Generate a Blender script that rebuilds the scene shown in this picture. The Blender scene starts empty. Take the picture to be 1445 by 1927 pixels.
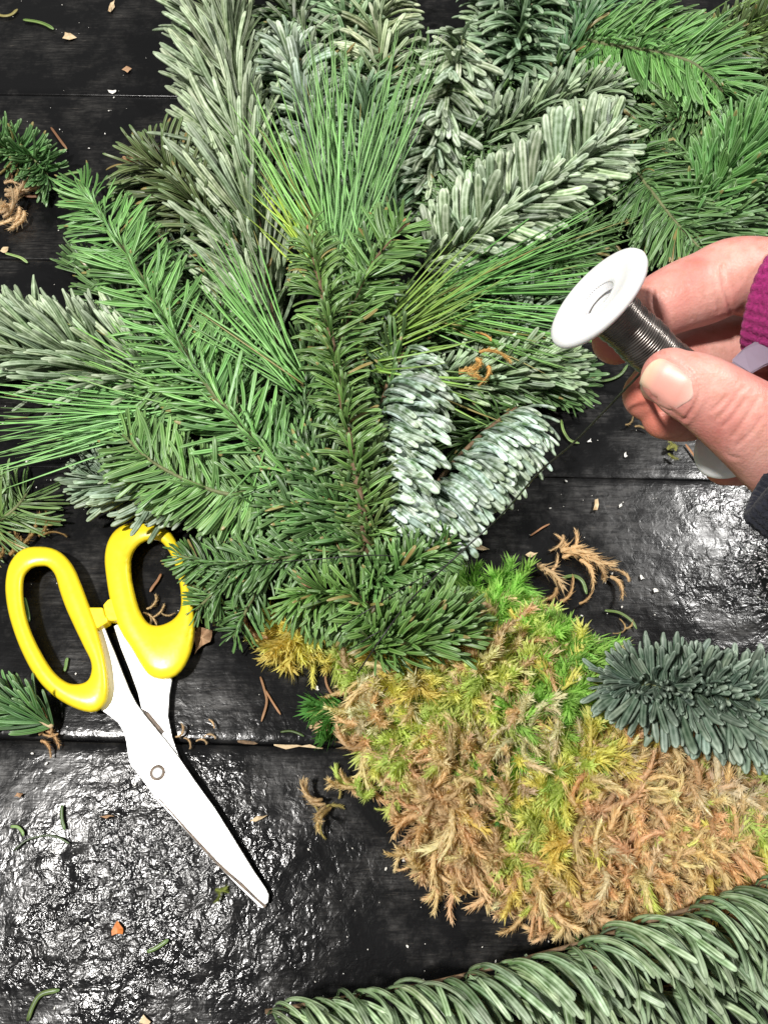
import bpy, bmesh, math, random
import numpy as np
from mathutils import Vector, Matrix
from mathutils.bvhtree import BVHTree

random.seed(7)
rng = np.random.default_rng(7)
SC = bpy.context.scene
COL = SC.collection

# ------------------------------------------------------------------ camera
F = 1449.0                      # focal length in photograph pixels (1445 wide)
CAM = Vector((0.0, 0.0, 0.40))
TILT = math.radians(23.0)
cam_d = bpy.data.cameras.new("camera")
cam_d.sensor_fit = 'HORIZONTAL'
cam_d.sensor_width = 36.0
cam_d.lens = 36.0 * F / 1445.0
cam_d.clip_start = 0.01
cam_d.clip_end = 50.0
cam = bpy.data.objects.new("camera", cam_d)
cam.location = CAM
cam.rotation_euler = (TILT, 0, 0)
COL.objects.link(cam)
SC.camera = cam

# ------------------------------------------------------------------ light: an indoor workroom, two ceiling lamps
world = bpy.data.worlds.new("World")
SC.world = world
world.use_nodes = True
bg = world.node_tree.nodes["Background"]
bg.inputs[0].default_value = (0.99, 1.0, 0.98, 1)
bg.inputs[1].default_value = 0.21


def lamp(name, loc, aim, power, size, col):
    d = bpy.data.lights.new(name, 'AREA')
    d.shape = 'DISK'
    d.size = size
    d.energy = power
    d.color = col
    o = bpy.data.objects.new(name, d)
    o.location = loc
    o.rotation_euler = (Vector(aim) - Vector(loc)).to_track_quat('-Z', 'Y').to_euler()
    COL.objects.link(o)
    return o


lamp("ceiling_lamp", (-0.60, -0.05, 1.50), (0, 0.12, 0), 37.0, 0.12, (1.0, 0.97, 0.93))
lamp("ceiling_lamp.001", (0.98, 0.80, 1.55), (0.05, 0.15, 0), 20.0, 0.14, (1.0, 0.98, 0.95))

SC.view_settings.view_transform = 'Standard'
SC.view_settings.look = 'None'
SC.view_settings.gamma = 1.0
SC.view_settings.exposure = 0.0
SC.render.engine = 'CYCLES'
SC.cycles.max_bounces = 6
SC.cycles.diffuse_bounces = 3
SC.cycles.glossy_bounces = 3
SC.cycles.transparent_max_bounces = 6

CT, ST = math.cos(TILT), math.sin(TILT)


def ray(px, py):
    x, y = (px - 722.5) / F, -(py - 963.5) / F
    return Vector((x, y * CT + ST, y * ST - CT))


def P(px, py, mm=0.0):
    """the point at height mm (millimetres) above the table seen at a photograph position"""
    d = ray(px, py)
    return CAM + d * ((mm * 0.001 - CAM.z) / d.z)


def PC(px, py, depth):
    return CAM + ray(px, py) * depth


def depth_of(p):
    v = Vector(p) - CAM
    return -(v.z * CT - v.y * ST)


def to_px(co):
    """world points (n,3) -> photograph pixels and depth"""
    v = np.asarray(co) - np.array(CAM)
    yc = v[:, 1] * CT + v[:, 2] * ST
    dc = v[:, 1] * ST - v[:, 2] * CT
    return np.stack([722.5 + F * v[:, 0] / dc, 963.5 - F * yc / dc], 1), dc


def scale_at(p):
    return depth_of(p) / F      # metres per photograph pixel


# ------------------------------------------------------------------ materials
def mat_new(name):
    m = bpy.data.materials.new(name)
    m.use_nodes = True
    nt = m.node_tree
    return m, nt, nt.nodes["Principled BSDF"], nt.nodes["Material Output"]


def nd(nt, typ, **kw):
    n = nt.nodes.new(typ)
    for k, v in kw.items():
        if k.startswith('i_'):
            key = k[2:]
            key = int(key) if key.isdigit() else key
            n.inputs[key].default_value = v
        else:
            setattr(n, k, v)
    return n


def math_n(nt, op, a=None, b=None, c=None, clamp=False):
    n = nt.nodes.new('ShaderNodeMath')
    n.operation = op
    n.use_clamp = clamp
    for i, v in enumerate((a, b, c)):
        if v is None:
            continue
        if isinstance(v, (int, float)):
            n.inputs[i].default_value = v
        else:
            nt.links.new(v, n.inputs[i])
    return n.outputs[0]


def mix_c(nt, fac, a, b, blend='MIX'):
    n = nt.nodes.new('ShaderNodeMix')
    n.data_type = 'RGBA'
    n.blend_type = blend
    for sock, v in ((n.inputs[0], fac), (n.inputs[6], a), (n.inputs[7], b)):
        if isinstance(v, (int, float)):
            sock.default_value = v
        elif isinstance(v, tuple):
            sock.default_value = v if len(v) == 4 else (*v, 1)
        else:
            nt.links.new(v, sock)
    return n.outputs[2]


def ramp(nt, fac, stops):
    n = nt.nodes.new('ShaderNodeValToRGB')
    cr = n.color_ramp
    while len(cr.elements) < len(stops):
        cr.elements.new(0.5)
    for e, (p, c) in zip(cr.elements, stops):
        e.position = p
        e.color = (*c, 1) if len(c) == 3 else c
    nt.links.new(fac, n.inputs[0])
    return n.outputs[0]


def noise(nt, scale, detail=3, rough=0.55, vec=None, dist=0.0):
    n = nd(nt, 'ShaderNodeTexNoise')
    n.inputs['Scale'].default_value = scale
    n.inputs['Detail'].default_value = detail
    n.inputs['Roughness'].default_value = rough
    n.inputs['Distortion'].default_value = dist
    if vec is not None:
        nt.links.new(vec, n.inputs['Vector'])
    return n.outputs['Fac']


def bump(nt, height, strength, dist, normal=None):
    n = nd(nt, 'ShaderNodeBump')
    n.inputs['Strength'].default_value = strength
    n.inputs['Distance'].default_value = dist
    nt.links.new(height, n.inputs['Height'])
    if normal is not None:
        nt.links.new(normal, n.inputs['Normal'])
    return n.outputs['Normal']


def needle_mat(name, base, pale, lines, line_amt, bloom, tip, rough, dry=0.0):
    """needle blade: green body, pale lines along it (wax, on fir also painted edge shine), wax bloom in patches, lighter tip"""
    m, nt, bs, out = mat_new(name)
    at = nd(nt, 'ShaderNodeAttribute', attribute_name='nv')
    sp = nd(nt, 'ShaderNodeSeparateXYZ')
    nt.links.new(at.outputs['Vector'], sp.inputs[0])
    along, across, rz = sp.outputs
    oi = nd(nt, 'ShaderNodeObjectInfo')
    r = math_n(nt, 'FRACT', math_n(nt, 'ADD', math_n(nt, 'MULTIPLY', oi.outputs['Random'], 7.31), rz))
    r2 = math_n(nt, 'FRACT', math_n(nt, 'MULTIPLY', r, 13.7))
    # lines across the blade
    s = math_n(nt, 'COSINE', math_n(nt, 'MULTIPLY', across, 2 * math.pi / lines))
    s = math_n(nt, 'MULTIPLY_ADD', s, -0.5, 0.5)
    s = math_n(nt, 'POWER', s, 1.5)
    geo = nd(nt, 'ShaderNodeNewGeometry')
    nz = noise(nt, 230.0, 2, 0.5, geo.outputs['Position'])
    nz2 = noise(nt, 90.0, 2, 0.6, geo.outputs['Position'])
    bl = math_n(nt, 'MULTIPLY_ADD', nz, 2.2, -0.75, clamp=True)
    bl = math_n(nt, 'MULTIPLY', bl, bloom)
    bl = math_n(nt, 'MULTIPLY', bl, math_n(nt, 'MULTIPLY_ADD', along, 1.5, 0.25))
    amt = math_n(nt, 'MULTIPLY', s, line_amt)
    amt = math_n(nt, 'MULTIPLY', amt, math_n(nt, 'MULTIPLY_ADD', nz2, 1.2, 0.35))
    amt = math_n(nt, 'ADD', amt, bl, clamp=True)
    col = mix_c(nt, amt, base, pale)
    # tone of each needle
    vary = math_n(nt, 'MULTIPLY_ADD', r, 0.95, 0.52)
    vc = nd(nt, 'ShaderNodeCombineColor')
    nt.links.new(vary, vc.inputs[0])
    nt.links.new(math_n(nt, 'MULTIPLY_ADD', r2, 0.10, math_n(nt, 'MULTIPLY', vary, 0.96)), vc.inputs[1])
    nt.links.new(vary, vc.inputs[2])
    col = mix_c(nt, 1.0, col, vc.outputs[0], 'MULTIPLY')
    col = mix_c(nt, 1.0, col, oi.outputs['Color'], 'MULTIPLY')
    tf = math_n(nt, 'MULTIPLY', math_n(nt, 'POWER', along, 9.0), 0.5)
    col = mix_c(nt, tf, col, tip)
    # a few needles have dried to tan, some only at the tip
    dead = math_n(nt, 'GREATER_THAN', r2, 1.0 - dry)
    dtip = math_n(nt, 'MULTIPLY', math_n(nt, 'GREATER_THAN', r2, 1.0 - dry * 5), math_n(nt, 'MULTIPLY', math_n(nt, 'GREATER_THAN', along, 0.9), 0.7))
    col = mix_c(nt, math_n(nt, 'MAXIMUM', math_n(nt, 'MULTIPLY', dead, 0.75), dtip), col, (0.34, 0.23, 0.085))
    nt.links.new(col, bs.inputs['Base Color'])
    nt.links.new(math_n(nt, 'MULTIPLY_ADD', nz2, 0.3, rough - 0.15), bs.inputs['Roughness'])
    bs.inputs['Specular IOR Level'].default_value = 0.5
    nt.links.new(bump(nt, nz, 0.25, 0.0004), bs.inputs['Normal'])
    # a little light through the blade
    tr = nd(nt, 'ShaderNodeBsdfTranslucent')
    nt.links.new(col, tr.inputs[0])
    mx = nd(nt, 'ShaderNodeMixShader')
    mx.inputs[0].default_value = 0.14
    nt.links.new(bs.outputs[0], mx.inputs[1])
    nt.links.new(tr.outputs[0], mx.inputs[2])
    nt.links.new(mx.outputs[0], out.inputs[0])
    return m


M = {}
M['fir'] = needle_mat('fir_needle', (0.052, 0.142, 0.024), (0.31, 0.49, 0.21), 1.25, 0.42, 0.05, (0.24, 0.38, 0.16), 0.36, 0.014)  # pale edge lines put the shine along the blade into the colour
M['noble'] = needle_mat('noble_fir_needle', (0.105, 0.172, 0.068), (0.63, 0.71, 0.58), 0.95, 0.46, 0.50, (0.52, 0.62, 0.44), 0.42)
M['frost'] = needle_mat('frosted_fir_needle', (0.070, 0.135, 0.046), (0.74, 0.83, 0.78), 0.95, 0.22, 0.85, (0.55, 0.66, 0.42), 0.42)
M['blue'] = needle_mat('blue_fir_needle', (0.046, 0.090, 0.056), (0.48, 0.57, 0.48), 0.95, 0.28, 0.26, (0.34, 0.42, 0.34), 0.45)
M['pine'] = needle_mat('pine_needle', (0.120, 0.290, 0.055), (0.50, 0.68, 0.38), 1.3, 0.5, 0.05, (0.34, 0.48, 0.20), 0.34, 0.012)
M['dry'] = needle_mat('dry_needle', (0.36, 0.17, 0.075), (0.60, 0.36, 0.2), 1.0, 0.35, 0.2, (0.5, 0.3, 0.16), 0.6)


def simple_mat(name, c1, c2, scale, rough, bump_s=0.3, bump_d=0.0005, metallic=0.0, detail=4):
    m, nt, bs, out = mat_new(name)
    geo = nd(nt, 'ShaderNodeTexCoord')
    f = noise(nt, scale, detail, 0.6, geo.outputs['Object'])
    nt.links.new(ramp(nt, f, [(0.3, c1), (0.7, c2)]), bs.inputs['Base Color'])
    bs.inputs['Roughness'].default_value = rough
    bs.inputs['Metallic'].default_value = metallic
    if bump_s:
        nt.links.new(bump(nt, f, bump_s, bump_d), bs.inputs['Normal'])
    return m


M['bark'] = simple_mat('twig_bark', (0.085, 0.055, 0.03), (0.20, 0.125, 0.065), 600, 0.75, 0.6, 0.0006)
M['greenbark'] = simple_mat('young_twig_bark', (0.085, 0.11, 0.04), (0.20, 0.21, 0.09), 500, 0.65, 0.5, 0.0005)
M['bud'] = simple_mat('bud_scale', (0.30, 0.12, 0.05), (0.50, 0.24, 0.11), 900, 0.5, 0.4, 0.0004)
M['flake'] = simple_mat('bark_flake', (0.30, 0.17, 0.09), (0.52, 0.33, 0.19), 300, 0.7, 0.5, 0.0006)
M['straw'] = simple_mat('straw_flake', (0.50, 0.36, 0.2), (0.72, 0.58, 0.38), 300, 0.7, 0.5, 0.0006)
M['chip'] = simple_mat('white_chip', (0.60, 0.58, 0.52), (0.85, 0.84, 0.80), 400, 0.7, 0.2, 0.0004)
M['orange'] = simple_mat('orange_leaf', (0.42, 0.12, 0.02), (0.62, 0.2, 0.04), 500, 0.45, 0.3, 0.0004)


def moss_mat():
    m, nt, bs, out = mat_new('moss')
    at = nd(nt, 'ShaderNodeAttribute', attribute_name='col')
    geo = nd(nt, 'ShaderNodeNewGeometry')
    f = noise(nt, 700, 3, 0.6, geo.outputs['Position'])
    col = mix_c(nt, 1.0, at.outputs['Color'], ramp(nt, f, [(0.25, (0.7, 0.7, 0.66)), (0.7, (1.12, 1.12, 1.12))]), 'MULTIPLY')
    nt.links.new(col, bs.inputs['Base Color'])
    bs.inputs['Roughness'].default_value = 0.7
    bs.inputs['Specular IOR Level'].default_value = 0.25
    tr = nd(nt, 'ShaderNodeBsdfTranslucent')
    nt.links.new(col, tr.inputs[0])
    mx = nd(nt, 'ShaderNodeMixShader')
    mx.inputs[0].default_value = 0.50
    nt.links.new(bs.outputs[0], mx.inputs[1])
    nt.links.new(tr.outputs[0], mx.inputs[2])
    nt.links.new(mx.outputs[0], out.inputs[0])
    return m


M['moss'] = moss_mat()


def table_mat():
    m, nt, bs, out = mat_new('black_tar_paint')
    ob = nd(nt, 'ShaderNodeNewGeometry').outputs['Position']
    mp = nd(nt, 'ShaderNodeMapping')
    mp.inputs['Scale'].default_value = (0.10, 1.0, 1.0)
    mp.inputs['Rotation'].default_value = (0, 0, math.radians(1.4))
    nt.links.new(ob, mp.inputs[0])
    at = nd(nt, 'ShaderNodeAttribute', attribute_name='tar').outputs['Fac']     # how thick the tar lies
    grain = noise(nt, 300, 4, 0.7, mp.outputs[0])
    lump = noise(nt, 210, 3, 0.55, ob, 0.8)
    fine = noise(nt, 620, 3, 0.6, ob)
    dust = noise(nt, 26, 6, 0.72, ob)
    scuff = noise(nt, 700, 3, 0.75, mp.outputs[0])
    d = math_n(nt, 'MULTIPLY_ADD', dust, 3.6, -1.7, clamp=True)
    d = math_n(nt, 'MULTIPLY', d, math_n(nt, 'MULTIPLY_ADD', scuff, 2.6, -0.9, clamp=True))
    col = mix_c(nt, d, (0.0058, 0.0058, 0.0062), (0.062, 0.059, 0.055))
    scr = noise(nt, 900, 2, 0.6, mp.outputs[0])
    sc2 = math_n(nt, 'MULTIPLY', math_n(nt, 'MULTIPLY_ADD', scr, 9.0, -5.9, clamp=True), math_n(nt, 'MULTIPLY_ADD', dust, 5.0, -2.4, clamp=True))
    col = mix_c(nt, math_n(nt, 'MULTIPLY', sc2, 0.5), col, (0.16, 0.14, 0.12))
    nt.links.new(col, bs.inputs['Base Color'])
    ro = math_n(nt, 'MULTIPLY_ADD', dust, 0.24, 0.06)
    ro = math_n(nt, 'MULTIPLY_ADD', d, 0.3, ro, clamp=True)
    ro = math_n(nt, 'MULTIPLY_ADD', at, -0.035, ro, clamp=True)
    nt.links.new(ro, bs.inputs['Roughness'])
    bs.inputs['Specular IOR Level'].default_value = 0.24
    thick = math_n(nt, 'MULTIPLY_ADD', at, 0.92, 0.06)
    n1 = bump(nt, math_n(nt, 'MULTIPLY', lump, thick), 0.9, 0.00105)
    n2 = bump(nt, grain, 0.20, 0.0004, n1)
    n3 = bump(nt, math_n(nt, 'MULTIPLY', fine, math_n(nt, 'MULTIPLY_ADD', at, 0.8, 0.2)), 0.3, 0.00020, n2)
    nt.links.new(n3, bs.inputs['Normal'])
    return m


M['table'] = table_mat()


def plastic(name, c, rough, sss=0.0, var=0.06):
    m, nt, bs, out = mat_new(name)
    tc = nd(nt, 'ShaderNodeTexCoord')
    f = noise(nt, 60, 4, 0.6, tc.outputs['Object'])
    c2 = tuple(max(0, x * (1 - var * 2.2)) for x in c)
    nt.links.new(ramp(nt, f, [(0.35, c2), (0.6, c)]), bs.inputs['Base Color'])
    f2 = noise(nt, 300, 3, 0.5, tc.outputs['Object'])
    nt.links.new(math_n(nt, 'MULTIPLY_ADD', f2, 0.22, rough - 0.1), bs.inputs['Roughness'])
    nt.links.new(bump(nt, noise(nt, 140, 2, 0.5, tc.outputs['Object']), 0.12, 0.0008), bs.inputs['Normal'])
    bs.inputs['Subsurface Weight'].default_value = sss
    bs.inputs['Subsurface Radius'].default_value = (0.004, 0.003, 0.002)
    bs.inputs['Subsurface Scale'].default_value = 1.0
    return m


M['yellow'] = plastic('yellow_plastic', (0.90, 0.70, 0.022), 0.30, 0.0, 0.05)
M['white'] = plastic('white_plastic', (0.80, 0.80, 0.80), 0.38, 0.15, 0.06)
M['hubshaded'] = plastic('shaded_white_plastic', (0.42, 0.42, 0.43), 0.5, 0.0, 0.05)  # white hub greyed: shade inside the hole is put into the colour
M['lilac'] = plastic('lilac_mat', (0.25, 0.20, 0.26), 0.5, 0.2, 0.06)


def steel_mat(name, base, rough, rust):
    m, nt, bs, out = mat_new(name)
    tc = nd(nt, 'ShaderNodeTexCoord')
    f = noise(nt, 500, 4, 0.7, tc.outputs['Object'])
    g = noise(nt, 45, 3, 0.6, tc.outputs['Object'])
    st = math_n(nt, 'MULTIPLY', math_n(nt, 'MULTIPLY_ADD', f, 9.0, -5.3, clamp=True), math_n(nt, 'MULTIPLY_ADD', g, 5.0, -2.6, clamp=True))
    st = math_n(nt, 'MULTIPLY', st, rust)
    nt.links.new(mix_c(nt, st, base, (0.12, 0.075, 0.05)), bs.inputs['Base Color'])
    bs.inputs['Metallic'].default_value = 0.6
    mp = nd(nt, 'ShaderNodeMapping')
    mp.inputs['Rotation'].default_value = (0, 0, math.radians(-33))
    mp.inputs['Scale'].default_value = (1, .04, 1)
    nt.links.new(tc.outputs['Object'], mp.inputs[0])
    br = noise(nt, 1800, 2, .6, mp.outputs[0])
    nt.links.new(bump(nt, br, .12, .0003), bs.inputs['Normal'])
    nt.links.new(math_n(nt, 'MULTIPLY_ADD', g, 0.30, rough - 0.16), bs.inputs['Roughness'])
    return m


M['steel'] = steel_mat('satin_steel', (0.80, 0.80, 0.79), 0.38, 0.8)
M['steeldark'] = simple_mat('dark_steel', (0.035, 0.026, 0.02), (0.17, 0.12, 0.08), 500, 0.55, 0.3, 0.0003, 0.15)
M['wirecoil'] = simple_mat('wire_steel', (0.09, 0.082, 0.074), (0.19, 0.17, 0.155), 250, 0.27, 0.1, 0.0002, 0.85)
M['wire'] = simple_mat('annealed_wire', (0.012, 0.012, 0.012), (0.035, 0.033, 0.03), 400, 0.35, 0.1, 0.0002, 0.3)


# ------------------------------------------------------------------ object helpers
def tag(o, label, cat, group=None, kind=None):
    if label:
        o['label'] = label
    if cat:
        o['category'] = cat
    if group:
        o['group'] = group
    if kind:
        o['kind'] = kind
    return o


def empty(name, loc, label=None, cat=None, group=None):
    o = bpy.data.objects.new(name, None)
    o.empty_display_size = 0.01
    o.location = loc
    COL.objects.link(o)
    return tag(o, label, cat, group)


def link_mesh(name, me, parent=None, world_at_origin=True):
    o = bpy.data.objects.new(name, me)
    COL.objects.link(o)
    if parent is not None:
        o.parent = parent
        if world_at_origin:
            o.location = -parent.location
    return o


def mesh_np(name, v, faces, mat, attrs=None, smooth=True):
    """mesh from numpy verts and a list of (n,k) face arrays; attrs: name -> ('FLOAT_VECTOR'|'FLOAT_COLOR', array per vert)"""
    me = bpy.data.meshes.new(name)
    fl = [np.asarray(f, dtype=np.int64) for f in faces if len(f)]
    loops = np.concatenate([f.ravel() for f in fl])
    sizes = np.concatenate([np.full(len(f), f.shape[1]) for f in fl])
    me.vertices.add(len(v))
    me.vertices.foreach_set('co', np.asarray(v, dtype=np.float32).ravel())
    me.loops.add(len(loops))
    me.loops.foreach_set('vertex_index', loops.astype(np.int32))
    me.polygons.add(len(sizes))
    st = np.concatenate([[0], np.cumsum(sizes)[:-1]])
    me.polygons.foreach_set('loop_start', st.astype(np.int32))
    me.polygons.foreach_set('loop_total', sizes.astype(np.int32))
    me.polygons.foreach_set('use_smooth', np.full(len(sizes), smooth))
    if attrs:
        for k, (typ, a) in attrs.items():
            at = me.attributes.new(k, typ, 'POINT')
            at.data.foreach_set('vector' if typ == 'FLOAT_VECTOR' else 'color', np.asarray(a, dtype=np.float32).ravel())
    me.update(calc_edges=True)
    me.validate()
    if mat:
        me.materials.append(mat)
    return me


def catmull(pts, n):
    """n points on a Catmull-Rom curve through pts, roughly even along it"""
    p = np.array([list(q) for q in pts], float)
    p = np.vstack([2 * p[0] - p[1], p, 2 * p[-1] - p[-2]])
    out = []
    for i in range(1, len(p) - 2):
        t = np.linspace(0, 1, 24, endpoint=False)[:, None]
        a, b, c, d = p[i - 1], p[i], p[i + 1], p[i + 2]
        out.append(0.5 * (2 * b + (c - a) * t + (2 * a - 5 * b + 4 * c - d) * t ** 2 + (3 * b - a - 3 * c + d) * t ** 3))
    out = np.vstack(out + [p[-2][None]])
    s = np.concatenate([[0], np.cumsum(np.linalg.norm(np.diff(out[:, :3], axis=0), axis=1))])
    q = np.linspace(0, s[-1], n)
    return np.stack([np.interp(q, s, out[:, k]) for k in range(out.shape[1])], 1), s[-1]


def tangents(c):
    t = np.gradient(c[:, :3], axis=0)
    return t / np.maximum(np.linalg.norm(t, axis=1, keepdims=True), 1e-9)


def tube_np(c, r, sides=8, ref=(0, 0, 1), cap=True, squash=1.0, wob=0.0):
    """tube along points c with radii r; returns verts, [quads, tris]"""
    c = np.asarray(c, float)
    n = len(c)
    r = np.full(n, r) if np.isscalar(r) else np.asarray(r)
    t = tangents(c)
    ref = np.asarray(ref, float)
    b = np.cross(t, ref)
    bad = np.linalg.norm(b, axis=1) < 0.05
    b[bad] = np.cross(t[bad], np.array([1.0, 0.1, 0]))
    b /= np.linalg.norm(b, axis=1, keepdims=True)
    u = np.cross(b, t)
    a = np.arange(sides) * 2 * math.pi / sides
    rr = r[:, None] * (1 + wob * rng.uniform(-1, 1, (n, sides)))
    v = c[:, None, :] + rr[..., None] * (np.cos(a)[None, :, None] * b[:, None, :] + squash * np.sin(a)[None, :, None] * u[:, None, :])
    v = v.reshape(-1, 3)
    i = np.arange(n - 1)[:, None] * sides
    j = np.arange(sides)[None, :]
    k = (j + 1) % sides
    q = np.stack([i + j, i + k, i + sides + k, i + sides + j], -1).reshape(-1, 4)
    tr = np.zeros((0, 3), int)
    if cap:
        v = np.vstack([v, c[0] - t[0] * r[0] * 0.3, c[-1] + t[-1] * r[-1] * 0.3])
        m0, m1 = n * sides, n * sides + 1
        jj, kk = j[0], k[0]
        tr = np.vstack([np.stack([np.full(sides, m0), kk, jj], 1),
                        np.stack([np.full(sides, m1), (n - 1) * sides + jj, (n - 1) * sides + kk], 1)])
    return v, [q, tr]


class Joiner:
    def __init__(self):
        self.v, self.f, self.a, self.n = [], {3: [], 4: []}, {}, 0

    def add(self, v, faces, **attrs):
        self.v.append(v)
        for f in faces:
            if len(f):
                self.f[f.shape[1]].append(np.asarray(f) + self.n)
        for k, val in attrs.items():
            self.a.setdefault(k, []).append(val)
        self.n += len(v)

    def mesh(self, name, mat, types=None, smooth=True):
        fs = [np.vstack(x) for x in self.f.values() if x]
        at = {k: (types[k], np.vstack(x)) for k, x in self.a.items()} if self.a else None
        return mesh_np(name, np.vstack(self.v), fs, mat, at, smooth)


# ------------------------------------------------------------------ needles
def needle_np(w, th, lift, curl, side, rings=8, pts=8, hook=1.0, bend=1.1, pointy=False):
    """one needle, unit length along +Y, blade face +Z: verts, faces, nv"""
    t = np.linspace(0, 1, rings)
    t = 1 - (1 - t) ** 1.45
    fine = np.linspace(0, 1, 60)
    ang = lift - curl * fine ** hook
    sid = side * fine ** bend
    ds = 1.0 / 59
    dy, dz, dx = np.cos(ang) * np.cos(sid), np.sin(ang), np.sin(sid) * np.cos(ang)
    cx, cy, cz = (np.concatenate([[0], np.cumsum((d[1:] + d[:-1]) * 0.5 * ds)]) for d in (dx, dy, dz))
    px, py, pz = (np.interp(t, fine, c) for c in (cx, cy, cz))
    ax, ay, az = (np.interp(t, fine, c) for c in (dx, dy, dz))
    tx = np.stack([ax, ay, az], 1)
    X = np.cross(tx, np.array([0, 0, 1.0]))
    nx = np.linalg.norm(X, axis=1, keepdims=True)
    X = np.where(nx > 0.05, X / np.maximum(nx, 1e-6), np.array([[1.0, 0, 0]]))
    Z = np.cross(X, tx)
    if pointy:
        prof = np.clip(np.interp(t, [0, .06, .6, .9, 1], [.7, 1, .9, .5, .06]), 0, 1)
    else:
        prof = np.interp(t, [0, .06, .2, .84, .94, .985, 1], [.5, .62, .92, 1, .93, .72, .42])
    if pts == 8:
        cs = [(-1, 0), (-.74, .62), (-.3, .74), (0, .46), (.3, .74), (.74, .62), (1, 0), (0, -.8)]
    elif pts == 6:
        cs = [(-1, 0), (-.55, .7), (0, .5), (.55, .7), (1, 0), (0, -.8)]
    else:
        cs = [(-1, 0), (0, .8), (1, 0), (0, -.8)]
    cs = np.array(cs)
    P0 = np.stack([px, py, pz], 1)
    v = P0[:, None, :] + (prof * w / 2)[:, None, None] * cs[None, :, 0, None] * X[:, None, :] \
        + (prof ** 0.8 * th / 2)[:, None, None] * cs[None, :, 1, None] * Z[:, None, :]
    n, s = rings, len(cs)
    nv = np.stack([np.repeat(t, s), np.tile(cs[:, 0], n), np.zeros(n * s)], 1)
    v = v.reshape(-1, 3)
    i = np.arange(n - 1)[:, None] * s
    j = np.arange(s)[None, :]
    k = (j + 1) % s
    q = np.stack([i + j, i + s + j, i + s + k, i + k], -1).reshape(-1, 4)
    v = np.vstack([v, P0[-1] + tx[-1] * w * 0.12])
    nv = np.vstack([nv, [[1, 0, 0]]])
    b = (n - 1) * s
    tr = np.stack([b + j[0], np.full(s, n * s), b + k[0]], 1)
    return v, [q, tr], nv


LIB = {}


def variants(mat, style, wrel, low):
    """needle shapes (8 per key) for a style; wrel = width / length"""
    key = (mat, style, round(wrel, 3), low)
    if key in LIB:
        return LIB[key]
    out = []
    st = random.Random(hash(style) % 1000 if False else sum(map(ord, style)))
    rings, pts = (5, 6) if low else (9, 8)
    for k in range(8):
        u = st.uniform
        w = wrel * u(.88, 1.12)
        th = w * u(.55, .75)
        if style == 'R':
            a = needle_np(w, th, u(0, .3), u(.1, .6), -u(.05, .55), rings, pts)
        elif style == 'L':
            a = needle_np(w, th, u(0, .3), u(.1, .6), u(.05, .55), rings, pts)
        elif style == 'shingle':
            a = needle_np(w, th * 1.15, u(.9, 1.45), u(1.1, 1.7), u(-.18, .18), rings + 4, pts, hook=u(.4, .6))
        elif style == 'overarm':
            lf_ = u(2.1, 2.8)
            a = needle_np(w, th * 1.1, lf_, lf_ + u(-.15, .2), u(-.2, .2), rings + 7, pts, hook=u(.36, .54))
        elif style == 'Larc':
            a = needle_np(w, th * 1.1, u(.3, .7), u(.6, 1.2), u(2.5, 3.4), rings + 6, pts, bend=u(.7, .95))
        elif style == 'Rbig':
            a = needle_np(w, th * 1.1, u(.2, .7), u(.6, 1.2), -u(1.1, 2.3), rings + 4, pts)
        elif style == 'Lbig':
            a = needle_np(w, th * 1.1, u(.2, .7), u(.6, 1.2), u(1.1, 2.3), rings + 4, pts)
        elif style == 'arch':
            a = needle_np(w, th * 1.1, u(.3, .6), u(.7, 1.3), u(-.25, .25), rings, pts)
        elif style == 'hook':
            a = needle_np(w, th * 1.1, u(1.5, 2.4), u(1.8, 2.7), u(-.35, .35), rings + 5, pts, hook=u(.36, .6))
        elif style == 'curlup':
            a = needle_np(w, th * 1.15, -u(.0, .3), -u(.3, .8), u(-.2, .2), rings, pts)
        else:
            a = needle_np(w, th, u(-.1, .2), u(-.15, .35), u(-.15, .15), rings, pts)
        me = None
        if not low:
            me = mesh_np('needle', a[0], a[1], M[mat], {'nv': ('FLOAT_VECTOR', a[2])})
        out.append((a, me))
    LIB[key] = out
    return out


def make_stem(name, c, r0, r1, mat, parent, sides=8, wob=0.12):
    rr = np.linspace(r0, r1, len(c))
    v, f = tube_np(c, rr, sides, wob=wob)
    return link_mesh(name, mesh_np(name, v, f, M[mat]), parent)


def ellipsoid_np(n=8, m=6):
    v, f3, f4 = [(0, 0, -1)], [], []
    for i in range(1, m):
        th = -math.pi / 2 + math.pi * i / m
        for j in range(n):
            a = 2 * math.pi * j / n
            v.append((math.cos(th) * math.cos(a), math.cos(th) * math.sin(a), math.sin(th)))
    v.append((0, 0, 1))
    for j in range(n):
        k = (j + 1) % n
        f3.append((0, 1 + k, 1 + j))
        f3.append((len(v) - 1, 1 + (m - 2) * n + j, 1 + (m - 2) * n + k))
        for i in range(m - 2):
            f4.append((1 + i * n + j, 1 + i * n + k, 1 + (i + 1) * n + k, 1 + (i + 1) * n + j))
    return np.array(v, float), [np.array(f4), np.array(f3)]


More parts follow.
